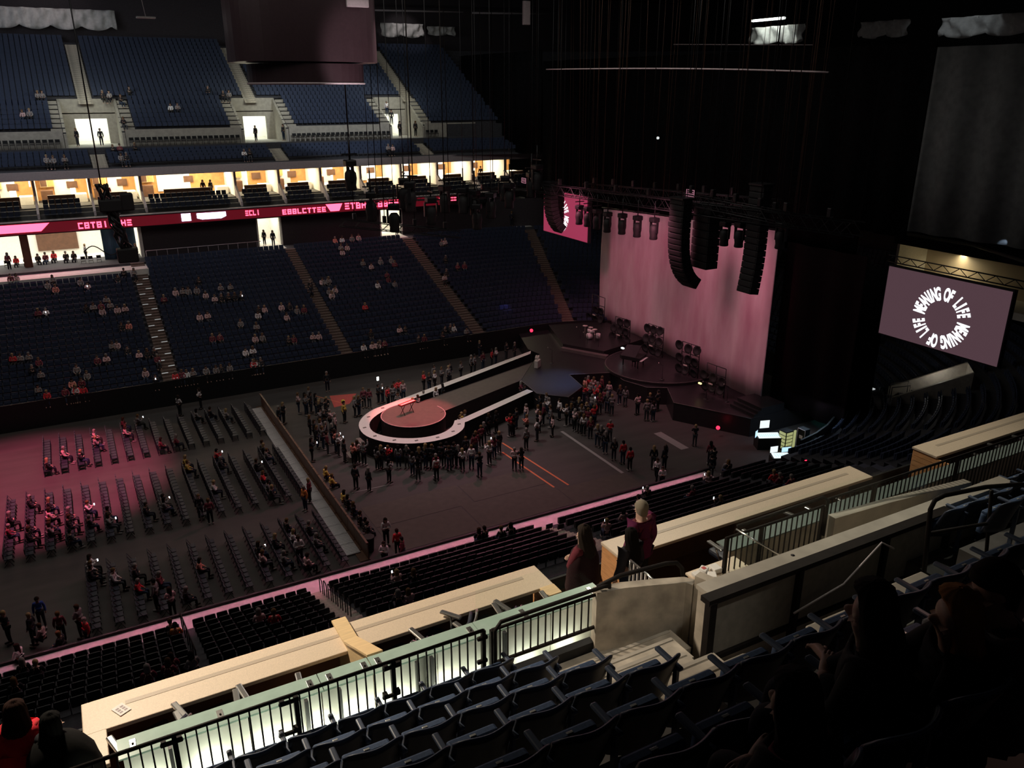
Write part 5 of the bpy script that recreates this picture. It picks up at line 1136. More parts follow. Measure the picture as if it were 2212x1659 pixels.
hr = thing('thin_rail', 'thin dark rail dividing the left near stand blocks', 'railing', (1.65, 33, 1.2)); q = MB(); q.tube([(1.65, 35, 1.2), (1.65, 35, 2.2), (1.65, 28.5, 4.6), (1.65, 28.5, 3.6)], .03, 5); [q.tube([(1.65, 35-y, 1.2+.37*y), (1.65, 35-y, 2.2+.37*y)], .025, 4) for y in (1.3, 2.6, 3.9, 5.2)]; q.build('rail', 'rail_paint', hr, world=True)
for k, (px, py) in enumerate([(1165, 1160), (1190, 1150), (1215, 1140), (1250, 1140)]):
    p = at(px, py+15, z=1.6); p.z = 1.3+.3*(k % 2); o = dup(fc, p, 0, '%s dark folding chair from left near the second near stand stair' % nth(k), 'folding chairs on the near stand'); o.scale = (1, 1, 1)
# ---- floor chairs
fch = thing('floor_chair', 'x', 'chair', (-100, 0, 0))
q = MB(); q.rbox((-.2, 0, .68), (.05, .43, .3), .02); q.build('backrest', 'chair_blue', fch)
q = MB(); q.rbox((0, 0, .45), (.42, .42, .05), .02); q.build('seat', 'chair_blue', fch)
for sy in (-.2, .2):
    q = MB(); q.tube([(.22, sy, 0), (-.2, sy, .86)], .014, 4); q.tube([(-.24, sy, 0), (.16, sy, .45)], .014, 4); q.build('leg', 'chair_frame', fch)
fcand = []
blocks = [('near', -1.95, 13, 38.25, 44.3), ('middle', -5.9, 17, 47.3, 55.6), ('far', -3.9, 15, 58.8, 65.0)]
for bn, x0, nr, ya, yb in blocks:
    nr = {'near': 13, 'middle': 17, 'far': 15}[bn]
    for r in range(nr):
        x = x0+r*1.035
        if x > 10.7: continue
        n = int((yb-ya)/.5)
        for j in range(n):
            y = ya+.25+j*.5
            q_ = project((x, y, .6))
            if q_ and seen((x, y, .6), 20): fcand.append((q_[2], bn, r, j, x, y))
fcand.sort(); f = True; rest = {}
for n_, (d_, bn, r, j, x, y) in enumerate(fcand):
    if n_ < 300:
        lb = 'dark folding chair, %s floor block, %s row from left, %s from its near end' % (bn, nth(r), nth(j))
        if f: fch.location = (x, y, 0); fch['label'] = lb; fch['group'] = 'folding chairs on the arena floor'; f = False
        else: dup(fch, (x, y, 0), 0, lb)
    else:
        mb = rest.setdefault(bn, MB()); mb.box(x-.23, x-.18, y-.21, y+.21, .53, .84); mb.box(x-.2, x+.2, y-.21, y+.21, .42, .46)
        for sy in (-.2, .2): mb.box(x-.24, x-.2, y+sy-.015, y+sy+.015, 0, .5); mb.box(x+.18, x+.21, y+sy-.015, y+sy+.015, 0, .44)
for bn, mb in rest.items(): tag(mb.build('floor_chairs', 'chair_blue'), 'rows of dark folding chairs farther back in the %s floor block' % bn, 'chairs', None, 'stuff')
# ================================================================ people
def skin(name, vs, es, rs, sub=1):
    me = bpy.data.meshes.new('t'); me.from_pydata(vs, es, []); ob = bpy.data.objects.new('t', me); COL.objects.link(ob)
    md = ob.modifiers.new('s', 'SKIN'); md.use_smooth_shade = True
    if sub: sb = ob.modifiers.new('u', 'SUBSURF'); sb.levels = sub
    for i, r in enumerate(rs): me.skin_vertices[0].data[i].radius = (r, r) if not isinstance(r, tuple) else r; me.skin_vertices[0].data[i].use_root = (i == 0)
    dg = bpy.context.evaluated_depsgraph_get(); dg.update()
    out = bpy.data.meshes.new_from_object(ob.evaluated_get(dg)); out.name = name
    bpy.data.objects.remove(ob); bpy.data.meshes.remove(me)
    for p in out.polygons: p.use_smooth = True
    return out
def joints(pose):
    st = pose.startswith('stand')
    if st:
        J = dict(pel=(0, 0, .95), spi=(0, 0, 1.12), che=(0, 0, 1.3), nec=(0, .0, 1.47), hb=(0, .015, 1.56), hm=(0, .03, 1.64), ht=(0, .02, 1.7))
        for s, k in ((-1, 'l'), (1, 'r')):
            J['sh'+k] = (s*.17, 0, 1.41); J['el'+k] = (s*.23, -.02, 1.14); J['wr'+k] = (s*.24, .07, .91); J['ha'+k] = (s*.235, .1, .83)
            J['hi'+k] = (s*.09, 0, .9); J['kn'+k] = (s*.1, .02, .5); J['an'+k] = (s*.11, -.01, .09); J['to'+k] = (s*.12, .14, .035)
    else:
        J = dict(pel=(0, 0, .5), spi=(0, -.03, .68), che=(0, -.02, .87), nec=(0, .0, 1.03), hb=(0, .03, 1.12), hm=(0, .055, 1.2), ht=(0, .05, 1.26))
        for s, k in ((-1, 'l'), (1, 'r')):
            J['sh'+k] = (s*.17, -.01, .97); J['el'+k] = (s*.23, .06, .71); J['wr'+k] = (s*.15, .27, .64); J['ha'+k] = (s*.08, .33, .62)
            J['hi'+k] = (s*.09, .03, .5); J['kn'+k] = (s*.12, .43, .51); J['an'+k] = (s*.13, .42, .09); J['to'+k] = (s*.14, .57, .035)
    z = 0 if st else -.44
    if 'phone' in pose:
        for s, k in ((-1, 'l'), (1, 'r')): J['el'+k] = (s*.22, .14, 1.2+z); J['wr'+k] = (s*.1, .33, 1.36+z); J['ha'+k] = (s*.04, .37, 1.42+z)
    if 'up' in pose:
        J['elr'] = (.27, .12, 1.5+z); J['wrr'] = (.2, .2, 1.74+z); J['har'] = (.18, .22, 1.83+z)
    if 'fold' in pose:
        for s, k in ((-1, 'l'), (1, 'r')): J['wr'+k] = (s*-.02, .2, 1.2+z); J['ha'+k] = (s*-.1, .2, 1.22+z); J['el'+k] = (s*.24, .08, 1.14+z)
    if 'walk' in pose:
        J['knl'] = (-.1, .2, .53); J['anl'] = (-.1, .22, .1); J['tol'] = (-.11, .37, .04); J['knr'] = (.1, -.05, .5); J['anr'] = (.1, -.25, .12); J['tor'] = (.11, -.12, .03)
    return J
BODY = [('pel', None, .115), ('spi', 'pel', .115), ('che', 'spi', .135), ('nec', 'che', .058), ('hb', 'nec', .062), ('hm', 'hb', .098), ('ht', 'hm', .075)]
for k in 'lr': BODY += [('sh'+k, 'che', .062), ('el'+k, 'sh'+k, .042), ('wr'+k, 'el'+k, .029), ('ha'+k, 'wr'+k, .036), ('hi'+k, 'pel', .085), ('kn'+k, 'hi'+k, .058), ('an'+k, 'kn'+k, .038), ('to'+k, 'an'+k, .034)]
def graph(name, J, parts, grow, sub=1, cut=None, extra=None):
    idx = {}; vs = []; es = []; rs = []
    if 'che' in parts:
        extra = list(extra or [])
        for s_ in (-1, 1): c_ = J['che']; p_ = J['spi']; extra += [('che', (s_*.085, c_[1], c_[2]+.03), .098), ('spi', (s_*.045, p_[1], p_[2]), .1)]
    for n, par, r in BODY:
        if n not in parts: continue
        idx[n] = len(vs); p = J[n]
        if cut and n in cut: q = J[par]; f = cut[n]; p = tuple(q[i]+(p[i]-q[i])*f for i in range(3))
        vs.append(p); rs.append(r+grow)
        if par in idx: es.append((idx[par], idx[n]))
    if extra:
        for pn, p, r in extra:
            vs.append(p); rs.append(r); es.append((idx[pn] if isinstance(pn, str) else pn, len(vs)-1))
    return skin(name, vs, es, rs, sub)
TOPP = ['pel', 'spi', 'che', 'nec', 'shl', 'ell', 'wrl', 'shr', 'elr', 'wrr']; TROP = ['pel', 'hil', 'knl', 'anl', 'hir', 'knr', 'anr']
def fingers(J, k, s):
    w_ = Vector(J['wr'+k]); h = Vector(J['ha'+k]); d = (h-w_).normalized(); sd = d.cross(Vector((0, 0, 1)))
    sd = sd.normalized() if sd.length > .1 else Vector((s, 0, 0)); dn = sd.cross(d).normalized()
    if dn.z > 0: dn = -dn
    out = []
    for i, (o, L) in enumerate(((-.027, .07), (-.009, .082), (.009, .076), (.027, .06))):
        a = h+sd*o+d*.015; b = a+d*L*.5+dn*.012; c = b+d*L*.3+dn*.03; out.append([a, b, c])
    a = w_+d*.04+sd*(-s*.03); out.append([a, a+d*.035+sd*(-s*.025), a+d*.06+sd*(-s*.02)+dn*.015]); return out
def person_set(pose, sub=1, detail=False):
    J = joints(pose); E_ = [('hb', tuple(Vector(J['hm'])+Vector((0, .105, -.035))), .016)]
    names = [b[0] for b in BODY]; extra = list(E_)
    for s in (-1, 1): extra.append(('hm', tuple(Vector(J['hm'])+Vector((s*.098, -.005, -.02))), .016))
    if detail:
        base = len(names)+len(extra)
        for k, s in (('l', -1), ('r', 1)):
            for ch in fingers(J, k, s):
                pn = 'ha'+k
                for p in ch: extra.append((pn, tuple(p), .0085)); pn = base; base += 1
    D = {'body': graph('body', J, names, 0, sub, extra=extra), 'top': graph('top', J, TOPP, .02, sub, cut={'nec': .55, 'wrl': .9, 'wrr': .9}), 'trousers': graph('trousers', J, TROP, .016, sub, cut={'anl': .95, 'anr': .95})}
    for q_ in ('hm',):
        hm = Vector(J['hm'])+Vector((0, 0, .0))
        for long_ in (False, True):
            q = MB(); n = 14; m = 9
            def hf(u, v):
                a = u*2*PI; back = .5-.5*math.sin(a)     # 1 at the back (-y)
                low = -.02-.1*back if not long_ else (-.05-.30*back**.6)
                if math.sin(a) > .35: low = .055
                th = v*PI/2
                if v < .6: f_ = v/.6; r = .112*math.sin(f_*PI/2); z = .118*math.cos(f_*PI/2)
                else: f_ = (v-.6)/.4; r = .112+(.02*back if long_ else -.012)*f_; z = low*f_
                z = max(z, low) if z < 0 else z
                return (hm.x+r*math.cos(a)*.95, hm.y-.012+r*math.sin(a), hm.z+z+.008)
            q.sheet(hf, 16, m, thick=None); me = bpy.data.meshes.new('hair'); me.from_pydata(q.v, [], q.f); me.materials.append(M['hair'])
            for p in me.polygons: p.use_smooth = True
            D['hair_long' if long_ else 'hair'] = me
    for k in 'lr':
        s_ = MB(); a = Vector(J['an'+k]); t = Vector(J['to'+k]); s_.rbox((a+t)/2+Vector((0, -.01, -.005)), (.085, (t-a).length+.12, .075), .025, Matrix.Rotation(math.atan2(-(t-a).x, (t-a).y), 3, 'Z'))
        me = bpy.data.meshes.new('shoe'); me.from_pydata(s_.v, [], s_.f); D['shoe'+k] = me
    D['body'].materials.append(M['skin'])
    for k in ('top', 'trousers', 'shoel', 'shoer'): D[k].materials.append(M['cloth'])
    D['J'] = J; return D
PSET = {p: person_set(p) for p in ('stand', 'stand_phone', 'stand_fold', 'stand_walk', 'stand_up', 'sit', 'sit_phone', 'sit_fold')}
SK = [(.55, .33, .25), (.5, .3, .22), (.42, .25, .18), (.3, .17, .12), (.6, .4, .31)]
HC = [(.03, .02, .015), (.06, .035, .02), (.015, .012, .012), (.16, .09, .04), (.35, .24, .12), (.25, .22, .2)]
CN = {'k': ('black', (.02, .02, .024)), 'g': ('grey', (.22, .2, .2)), 'w': ('white', (.72, .66, .66)), 'r': ('red', (.62, .04, .05)), 'p': ('pink', (.6, .4, .4)), 'm': ('maroon', (.16, .03, .045)), 'b': ('blue', (.04, .07, .3)), 'o': ('orange', (.75, .24, .07)), 'y': ('yellow', (.65, .42, .1)), 'c': ('coral', (.7, .25, .2))}
PEOPLE = []
def person(pos, rz, pose, c, area, tro=None, hair=None, small=False, haircol=None, label=None, scale=None, sk=None):
    rnd = random; D = PSET[pose]
    o = bpy.data.objects.new('person', D['body']); COL.objects.link(o); o.location = pos; o.rotation_euler = (0, 0, rz)
    s = scale or rnd.uniform(1.0, 1.1); o.scale = (s, s, s)
    k = sk or rnd.choice(SK); o.color = (*k, 1)
    col = CN[c][1]; j = rnd.uniform(.9, 1.3)*(1.25 if small else 1)
    hl = hair if hair is not None else rnd.random() < .55
    t = inst('top', D['top'], o); t.color = (*[min(1, v*j) for v in col], 1)
    b = inst('trousers', D['trousers'], o); b.color = (*(tro or rnd.choice([(.02, .02, .03), (.03, .045, .08), (.025, .025, .025), (.06, .06, .07)])), 1)
    h = inst('hair', D['hair_long' if hl else 'hair'], o); h.color = (*(haircol or rnd.choice(HC)), 1)
    if not small:
        fcl = (*rnd.choice([(.02, .02, .02), (.3, .28, .27), (.1, .08, .07)]), 1)
        for kk in 'lr': f = inst('shoe', D['shoe'+kk], o); f.color = fcl
    o['category'] = 'person'
    if label: o['label'] = label
    else: PEOPLE.append((o, c, pose, area))
    return o
def merge_people(L, label):
    import numpy as np
    V = []; F = []; C = []; n = 0
    bpy.context.view_layer.update()
    for o in L:
        for p in [o]+list(o.children):
            me = p.data; k = len(me.vertices); a = np.empty(k*3, dtype=np.float32); me.vertices.foreach_get('co', a); a = a.reshape(-1, 3)
            mw = np.array(p.matrix_world); a = a@mw[:3, :3].T+mw[:3, 3]; V.append(a); F += [[i+n for i in f.vertices] for f in me.polygons]; n += k
            C.append(np.tile(np.array(tuple(p.color), dtype=np.float32), (k, 1)))
    me = bpy.data.meshes.new('distant_audience'); me.from_pydata(np.concatenate(V).tolist(), [], F); ca = me.color_attributes.new('col', 'FLOAT_COLOR', 'POINT'); ca.data.foreach_set('color', np.concatenate(C).ravel())
    m = bpy.data.materials.new('audience'); m.use_nodes = True; b = m.node_tree.nodes['Principled BSDF']; b.inputs['Roughness'].default_value = .8; at_ = m.node_tree.nodes.new('ShaderNodeAttribute'); at_.attribute_name = 'col'
    m.node_tree.links.new(at_.outputs['Color'], b.inputs['Base Color']); me.materials.append(m); me.polygons.foreach_set('use_smooth', [True]*len(me.polygons))
    x = bpy.data.objects.new('distant_audience', me); COL.objects.link(x); tag(x, label, 'people', None, 'stuff')
    for o in L:
        for p in list(o.children): bpy.data.objects.remove(p)
        bpy.data.objects.remove(o)
def phone(pos, area):
    q = MB(); q.rbox((0, 0, 0), (.075, .012, .15), .006); o = q.build('smartphone', 'em_phone', recenter=False); o.location = pos; PH.append((o, area)); return o
PH = []
def hand_of(o, D):
    h = Vector(D['J']['har']); l = Vector(D['J']['hal']); m = (h+l)/2+Vector((0, .05, .05)); return Matrix.Translation(o.location)@o.rotation_euler.to_matrix().to_4x4()@m
def parse(s, f, ox, oy):
    out = []
    for tok in s.split():
        a = tok.split(','); out.append((ox+float(a[0])/f, oy+float(a[1])/f, a[2] if len(a) > 2 else 'g', a[3] if len(a) > 3 else ''))
    return out
stagec = Vector((24, 53.5))
# floor standing crowd
crowd = parse('105,125,g 350,300,k 260,450,g 320,470,k 405,460,p 115,530,k 480,520,p 270,610,g 345,640,k 430,650,k 365,790,m 480,760,c,f 140,880,k,f 520,810,w,f 610,890,k 740,930,c 800,910,p 890,935,g 1080,1000,g 1140,985,k,f 1240,970,r 1390,970,g 1510,970,k,f 1590,1070,g 1690,1020,k 1780,970,k 1880,970,k 1250,1170,g 1670,1150,k 770,1260,k 960,1290,k 200,240,k 60,250,g 1460,60,p 1330,50,r 1400,20,r 890,150,m 970,150,m 1160,80,k 1100,90,k,f 1240,130,r 1310,110,g 760,270,g 820,260,k 250,330,k 610,350,y 180,600,k 300,720,g 220,700,k', 6.637, 650, 820)
crowd += parse('900,520,k 1010,490,k 830,630,k 790,690,m 710,770,m 690,820,m 570,850,k 520,1010,w 650,980,w 980,840,m,f 910,930,w 1050,770,k 1210,540,r 1260,530,k 1300,430,k 1440,370,p 1450,530,c 1610,400,p 1640,480,p 1600,600,w 1440,720,g 1820,540,p 1730,210,g 1770,290,w 1640,240,k 1920,310,w 1790,420,g 1690,380,m 770,1090,k 290,940,k 140,1090,m 210,960,k 330,1000,k 400,950,k 460,960,k 1270,1000,p 1370,1000,k 80,980,k', 6.637, 920, 820)
crowd += parse('560,270,c 600,250,r 680,260,p 800,250,m 550,360,r 635,330,g 740,330,r 700,390,r 905,320,p 1060,370,k 1140,400,g 660,520,g,f 770,500,m 945,520,g 380,570,k 470,560,k 360,640,k 510,640,g,f 410,730,p 685,670,r 600,720,m 540,790,w 295,660,w 480,760,k 640,830,m 740,940,g 920,870,r 855,1040,k 790,960,k 980,1130,k 1110,1180,r 1210,1270,r 1320,510,p 1450,590,g 1490,500,k 1545,600,g 1610,460,k 1550,1250,k 1710,1260,k 840,420,m 880,480,k 700,600,k 580,620,k', 6.637, 1180, 780)
crowd += parse('1110,180,k 1160,140,k 1340,20,p 1420,20,k 1490,10,k 1680,70,k 1600,90,k', 5.53, 400, 850)
crowd += parse('820,470,k 1040,720,m 1090,800,k 1055,910,k 1265,990,g', 6.637, 1380, 850)
for px, py, c, fl_ in crowd:
    p = at(px, py, z=1.62); q = stagec-Vector((p.x, p.y))
    if px > 1230: q = Vector((40, 54))-Vector((p.x, p.y))
    rz = math.atan2(q.y, q.x)-PI/2+random.uniform(-.5, .5)
    pose = 'stand_phone' if fl_ or random.random() < .25 else random.choice(['stand', 'stand', 'stand_fold', 'stand_up' if random.random() < .3 else 'stand'])
    ar = 'left of the runway ring' if px < 790 and py > 860 else 'beyond the runway' if py < 850 and px < 1100 else 'below the runway ring' if px < 1075 else 'between runway and stage' if px < 1215 else 'right of the blue light' if px < 1420 else 'near the right end of the floor'
    o = person((p.x, p.y, 0), rz, pose, c, 'in the crowd '+ar)
    if fl_: phone(hand_of(o, PSET[pose]), 'crowd '+ar)
# seated along the far side rail behind the runway and inside the pit
for px, py, c, fl_ in parse('1350,290,m 1415,265,r 1445,255,w 1520,225,k 1580,220,k 1265,320,g 1290,315,g 1190,355,g 995,385,g 1050,400,g 1110,370,k 920,440,r 960,440,k 1000,425,w 1410,130,g 1325,205,k 1100,395,g', 3.352, 640, 680):
    p = at(px, py, z=1.5); person((p.x, p.y, 0), -2.6+random.uniform(-.4, .4), random.choice(['stand', 'stand_fold']), c, 'standing beyond the long arm of the runway')
for px, py, c, fl_ in parse('880,590,g 840,610,k 920,560,k 1010,540,w 1060,520,k 1195,715,y 1220,705,g 1180,740,w 1625,500,m 1650,520,k 735,585,g', 3.352, 640, 680):
    p = at(px, py, z=1.62); person((p.x, p.y, 0), random.uniform(0, 6), random.choice(['stand', 'stand_phone']), c, 'standing inside the runway pit')
# ushers in vests
def usher(px, py, z0, lab, rz, pose='stand_fold'):
    p = at(px, py, z=z0+1.6); o = person((p.x, p.y, z0), rz, pose, 'w', '', tro=(.015, .015, .02), label=lab, haircol=(.03, .02, .015))
    D = PSET[pose]; me = graph('vest', D['J'], ['pel', 'spi', 'che'], .035, 1); me.materials.append(M['cloth']); v = inst('vest', me, o); v.color = (.02, .015, .018, 1)
usher(832, 1127, 0, 'usher with white sleeves and black vest standing alone by the barrier end', PI); usher(829, 1176, 0, 'usher in black vest leaning at the near wall below the other usher', PI*.8)
usher(1421, 996, 0, 'usher with white sleeves at the right end of the near wall', 2, 'stand_walk'); usher(1432, 1012, 0, 'second usher in vest behind the one at the right wall end', 2.5)
usher(430, 845, 0, 'usher in white sleeves below the far lit stair', 1.2); usher(384, 860, 0, 'usher in dark vest at the foot of the lit stair', -1); usher(38, 1403, 0, 'usher in maroon vest at the bottom left wall corner', 1)
for (px, py, z0, c, lb, pose, rz, tro) in [(857, 1148, 0, 'r', 'person in red top beside the usher at the barrier end', 'stand', 0, None), (868, 1168, 0, 'm', 'person in maroon top by the wall right of the ushers', 'stand', 1, None), (705, 808, 0.9, 'k', 'tall person in black standing alone before the far wall', 'stand', PI, None),
        (656, 1055, 0, 'o', 'person in orange jacket beside the grey floor walkway', 'stand', 2, None), (666, 1038, 0, 'm', 'person in brown top right behind the orange jacket', 'stand', 1, None), (942, 992, 0, 'w', 'person in red and white striped top in the crowd front', 'stand', 0, None),
        (80, 1298, 0, 'b', 'heavyset person in blue shirt standing at lower left', 'stand', PI, None), (124, 1328, 0, 'm', 'thin person standing right of the blue shirt', 'stand', 0, None), (86, 1352, 0, 'p', 'person in pink striped shirt at lower left', 'sit', 1, None), (62, 1330, 0, 'k', 'person in black behind the blue shirt', 'stand', 1, None), (8, 1330, 0, 'k', 'person in black cap at the left frame edge', 'stand_fold', 2, None),
        (167, 1318, 0, 'g', 'person in grey hoodie standing above the near wall', 'stand_fold', 1, None), (182, 1340, 0, 'r', 'person in red leaning at the near wall', 'stand', 2, None), (128, 1372, 0, 'k', 'person in patterned black jersey near the lower left wall', 'sit', 1, None), (428, 1072, 0, 'k', 'person in suit with pale shirt between middle chair rows', 'stand', PI, None), (449, 1082, 0, 'm', 'tall dark person in the gap right of the suit', 'stand', 0, None),
        (332, 1260, 0, 'g', 'person in grey bending among the near block chairs', 'stand', 1, None), (366, 1277, 0, 'p', 'person in pale top and long dark hair near the wall', 'stand_fold', .3, None), (644, 1167, 0, 'w', 'person in white shirt standing among near block chairs', 'stand_fold', PI, None)]:
    p = at(px, py, z=z0+(1.6 if pose != 'sit' else 1.2)); o = person((p.x, p.y, z0), rz, pose, c, '', label=lb, hair=('long' in lb))
    if 'striped top' in lb:
        q = MB(); 
        for i in range(5): q.lathe([(.158, -.02), (.158, .02)], (0, 0, .98+.09*i), 14)
        x_ = q.build('stripes', 'red_vinyl', o)
# seated on floor chairs: snap to rows
def snap(p, bn=None):
    best = min(fcand, key=lambda f_: (f_[4]-p.x)**2+(f_[5]-p.y)**2); return best
used = set()
for px, py, c, fl_ in parse('1205,15,g 1290,5,k 1310,25,g 830,15,g,f 740,40,m 785,120,p 580,130,p 595,175,g 400,240,p 310,300,k 440,260,k 1000,190,m 1040,210,m 1095,300,y 1125,335,y 1270,265,r,f 1310,300,k 1515,180,g 1555,220,k 1560,265,g 1530,325,k,f 1585,375,r 1590,450,g 1620,480,k 1680,515,r 1280,450,w 1000,525,g,f 895,580,k 970,560,g 680,600,k 610,655,g,f 560,640,k 480,570,w,f 455,590,k 370,625,p 330,600,p 95,635,k 160,680,k 210,685,p 265,690,k 335,690,g 390,745,k 400,780,w 350,765,m 430,645,k 130,730,k 100,690,m 400,925,w,f 455,945,w 570,940,k 670,990,w 740,965,k 750,1060,r 910,1000,m 1215,895,c 1500,880,p 1530,895,k,f 1545,825,k,f 1590,815,k 1640,880,g 1675,765,k 1720,675,k 1750,745,w 1770,905,p 1800,710,k 1850,770,g 235,560,k 210,520,k 1060,1110,k', 2.765, 0, 880):
    p = at(px, py, z=1.2); b = snap(p); key = (b[1], b[2], b[3])
    if key in used: continue
    used.add(key); pose = 'sit_phone' if fl_ else random.choice(['sit', 'sit', 'sit_fold'])
    o = person((b[4]+.03, b[5], 0), -PI/2+random.uniform(-.35, .35), pose, c, 'seated in the %s floor block' % b[1])
    if fl_: phone(hand_of(o, PSET[pose]), '%s floor chair block' % b[1])
for px, py in ((1700, 900), (1740, 1000), (1890, 1190), (1915, 1250), (1990, 1340), (2080, 1450), (2150, 1530), (2190, 1560)):
    p = at(400+px/5.53, 850+py/5.53, z=.85); o = person((12.6, p.y, -.28), -1.4, 'sit', random.choice('kky'), 'sitting against the barrier', small=True)
# far lower stand people: snap to rows
def bowl_person(px, py, c, pose, area, fl_=False):
    p = at(px, py, bowl=(69.5, Z0+1.15, .36)); i = max(0, min(NR-1, round((p.y-69.45)/RD))); d = i*RD+.38
    if p.x > 40:
        r = math.hypot(p.x-C1[0], p.y-C1[1]); i = max(0, min(NR-1, round((r-R0-.45)/RD))); d = i*RD+.38; a = math.atan2(p.y-C1[1], p.x-C1[0]); pos = (C1[0]+(R0+d)*math.cos(a), C1[1]+(R0+d)*math.sin(a), rowz(i)); rz = a+PI/2
    else: pos = (p.x, 69+d, rowz(i)); rz = PI
    sec = 'left of the lit stair' if p.x < 5.6 else 'right of the lit stair' if p.x < 20.8 else 'right of the middle stair' if p.x < 34.5 else 'in the far right section'
    hf = 'upper' if i > 13 else 'middle' if i > 6 else 'lower'
    o = person(pos, rz+random.uniform(-.3, .3), pose, c, 'seated %s, %s stand' % (sec, hf) if pose != 'stand' else 'standing %s in the far stand' % sec, small=True)
    if fl_: phone(hand_of(o, PSET[pose]), 'far stand '+sec)
for px, py, c, fl_ in parse('95,45,p 60,40,m 280,80,g 310,50,g 330,115,c 480,80,g 520,85,p,f 225,255,m 270,235,w,f 510,215,k 555,220,g 600,205,m 635,180,g 655,205,g 610,255,p 700,240,p 745,230,p 765,320,c 720,325,k 75,540,r 120,535,g 170,520,g 225,525,m 190,605,k 240,610,g 455,590,g 515,610,g 575,515,m 630,515,p 665,440,g 700,455,p 760,480,k 825,490,p 875,485,k 915,470,k 935,520,m 225,720,g 275,725,r 430,685,c 485,670,m 450,725,w 390,750,m 500,735,r 465,785,r 870,625,p 945,715,k,f 1045,130,p 1090,125,g 1120,120,g 1170,110,g 1230,155,p 1285,180,p 1320,165,k 1365,165,k 1405,165,k 1310,90,g 1370,90,g 1440,155,k,f 980,180,m 1190,275,p 1235,265,p 1435,315,g 1540,225,k 1575,225,p 1540,270,w 1530,335,g 1515,390,p 1560,390,g 1270,415,m 1305,385,m 1465,490,w 1510,485,w 1675,210,p 1720,200,k 1770,235,g 1810,225,m 1715,290,p 1720,410,k 1755,415,m 1860,380,p 1895,375,p 1325,600,k 1375,590,g 1535,615,r 1575,595,k 1155,625,g 1065,695,r 1135,690,w 1265,705,g 1325,695,g 1575,695,w 1600,720,g 1090,640,m 1925,75,p 1955,65,g 1970,135,g 2005,130,p 2185,230,r 740,20,k 800,20,g 700,40,k 1190,70,k', 2.765, 0, 580):
    bowl_person(px, py, c, 'sit_phone' if fl_ else random.choice(['sit', 'sit', 'sit_fold']), '', bool(fl_))
bowl_person(672, 622, 'k', 'stand', '')
for px, py, c, fl_ in parse('555,610,c 610,610,w 680,600,g 730,600,p 630,715,g 675,710,p 640,745,p 930,830,g 1000,810,g 1020,830,m 845,845,p 795,835,g 500,975,g 540,960,g 905,1000,w 960,900,m 990,965,m 1020,970,g 555,1055,g 595,1035,g 1380,690,g 1405,690,p 1400,800,k 1490,860,m 1530,840,m 1385,925,p 1410,905,k 410,1015,k 560,1060,p', 3.403, 550, 320):
    bowl_person(px, py, c, random.choice(['sit', 'sit_fold']), '')
for px, py, c, fl_ in parse('735,80,p 775,75,k 530,110,k 500,245,w 555,210,p 605,230,p 650,220,m 1075,90,k 1110,80,k 1145,90,w 1095,190,k 950,260,k 990,250,m 780,430,m 760,460,k 700,470,p 1310,215,g', 3.352, 640, 680):
    bowl_person(px, py, c, random.choice(['sit', 'sit_fold']), '')
# upper deck people
for px, py, c, fl_ in parse('100,505,p 130,500,g 160,400,g 180,400,g 440,400,k 470,400,g 520,425,k 560,395,k 735,460,w 765,460,g 480,600,k 510,600,m 545,575,k 575,600,k 1055,650,w 1080,650,k 235,715,g 205,715,g 285,715,g 530,700,g 555,700,k 1680,630,g 1700,630,p 900,390,k 960,395,k 985,395,g', 2, 0, 0):
    if py > 290: p = at(px, py, bowl=(91.4, 18.9, .45)); i = max(0, min(3, round((p.y-91.4)/.85))); pos = (p.x, 91.4+i*.85, 17.6+i*.25)
    else: p = at(px, py, bowl=(96, 21.5, .6)); i = max(0, round((p.y-96)/.8)); pos = (p.x, 95.98+i*.8, 20.8+i*.43)
    person(pos, PI+random.uniform(-.4, .4), random.choice(['sit', 'sit_fold']), c, 'seated on the upper deck '+('below' if py > 290 else 'above')+' the cross aisle', small=True)
for px, py, z, c, lb in [(550, 268, 19.32, 'k', 'silhouetted person in the middle upper deck entrance'), (612, 283, 19.32, 'k', 'person in black right of the middle upper deck entrance'), (835, 222, 23.5, 'w', 'person in white beside the right upper deck entrance steps'), (845, 240, 22, 'k', 'dark person on the steps of the right upper entrance'), (862, 245, 19.32, 'k', 'silhouetted person in the right upper deck entrance'), (807, 285, 19.32, 'k', 'person in black at the folding chair row right end'), (160, 262, 19.32, 'k', 'silhouetted person left in the left upper deck entrance'), (212, 262, 19.32, 'k', 'silhouetted person right in the left upper deck entrance'), (898, 292, 19.32, 'k', 'dark person at the far right of the cross aisle')]:
    p = at(px, py, z=z+1.6) if False else at(px, py, y=96.5 if z < 20 else 99); person((p.x, p.y, 19.32 if z < 20 else p.z-1.6), random.uniform(2, 4), 'stand', c, '', label=lb, small=True)
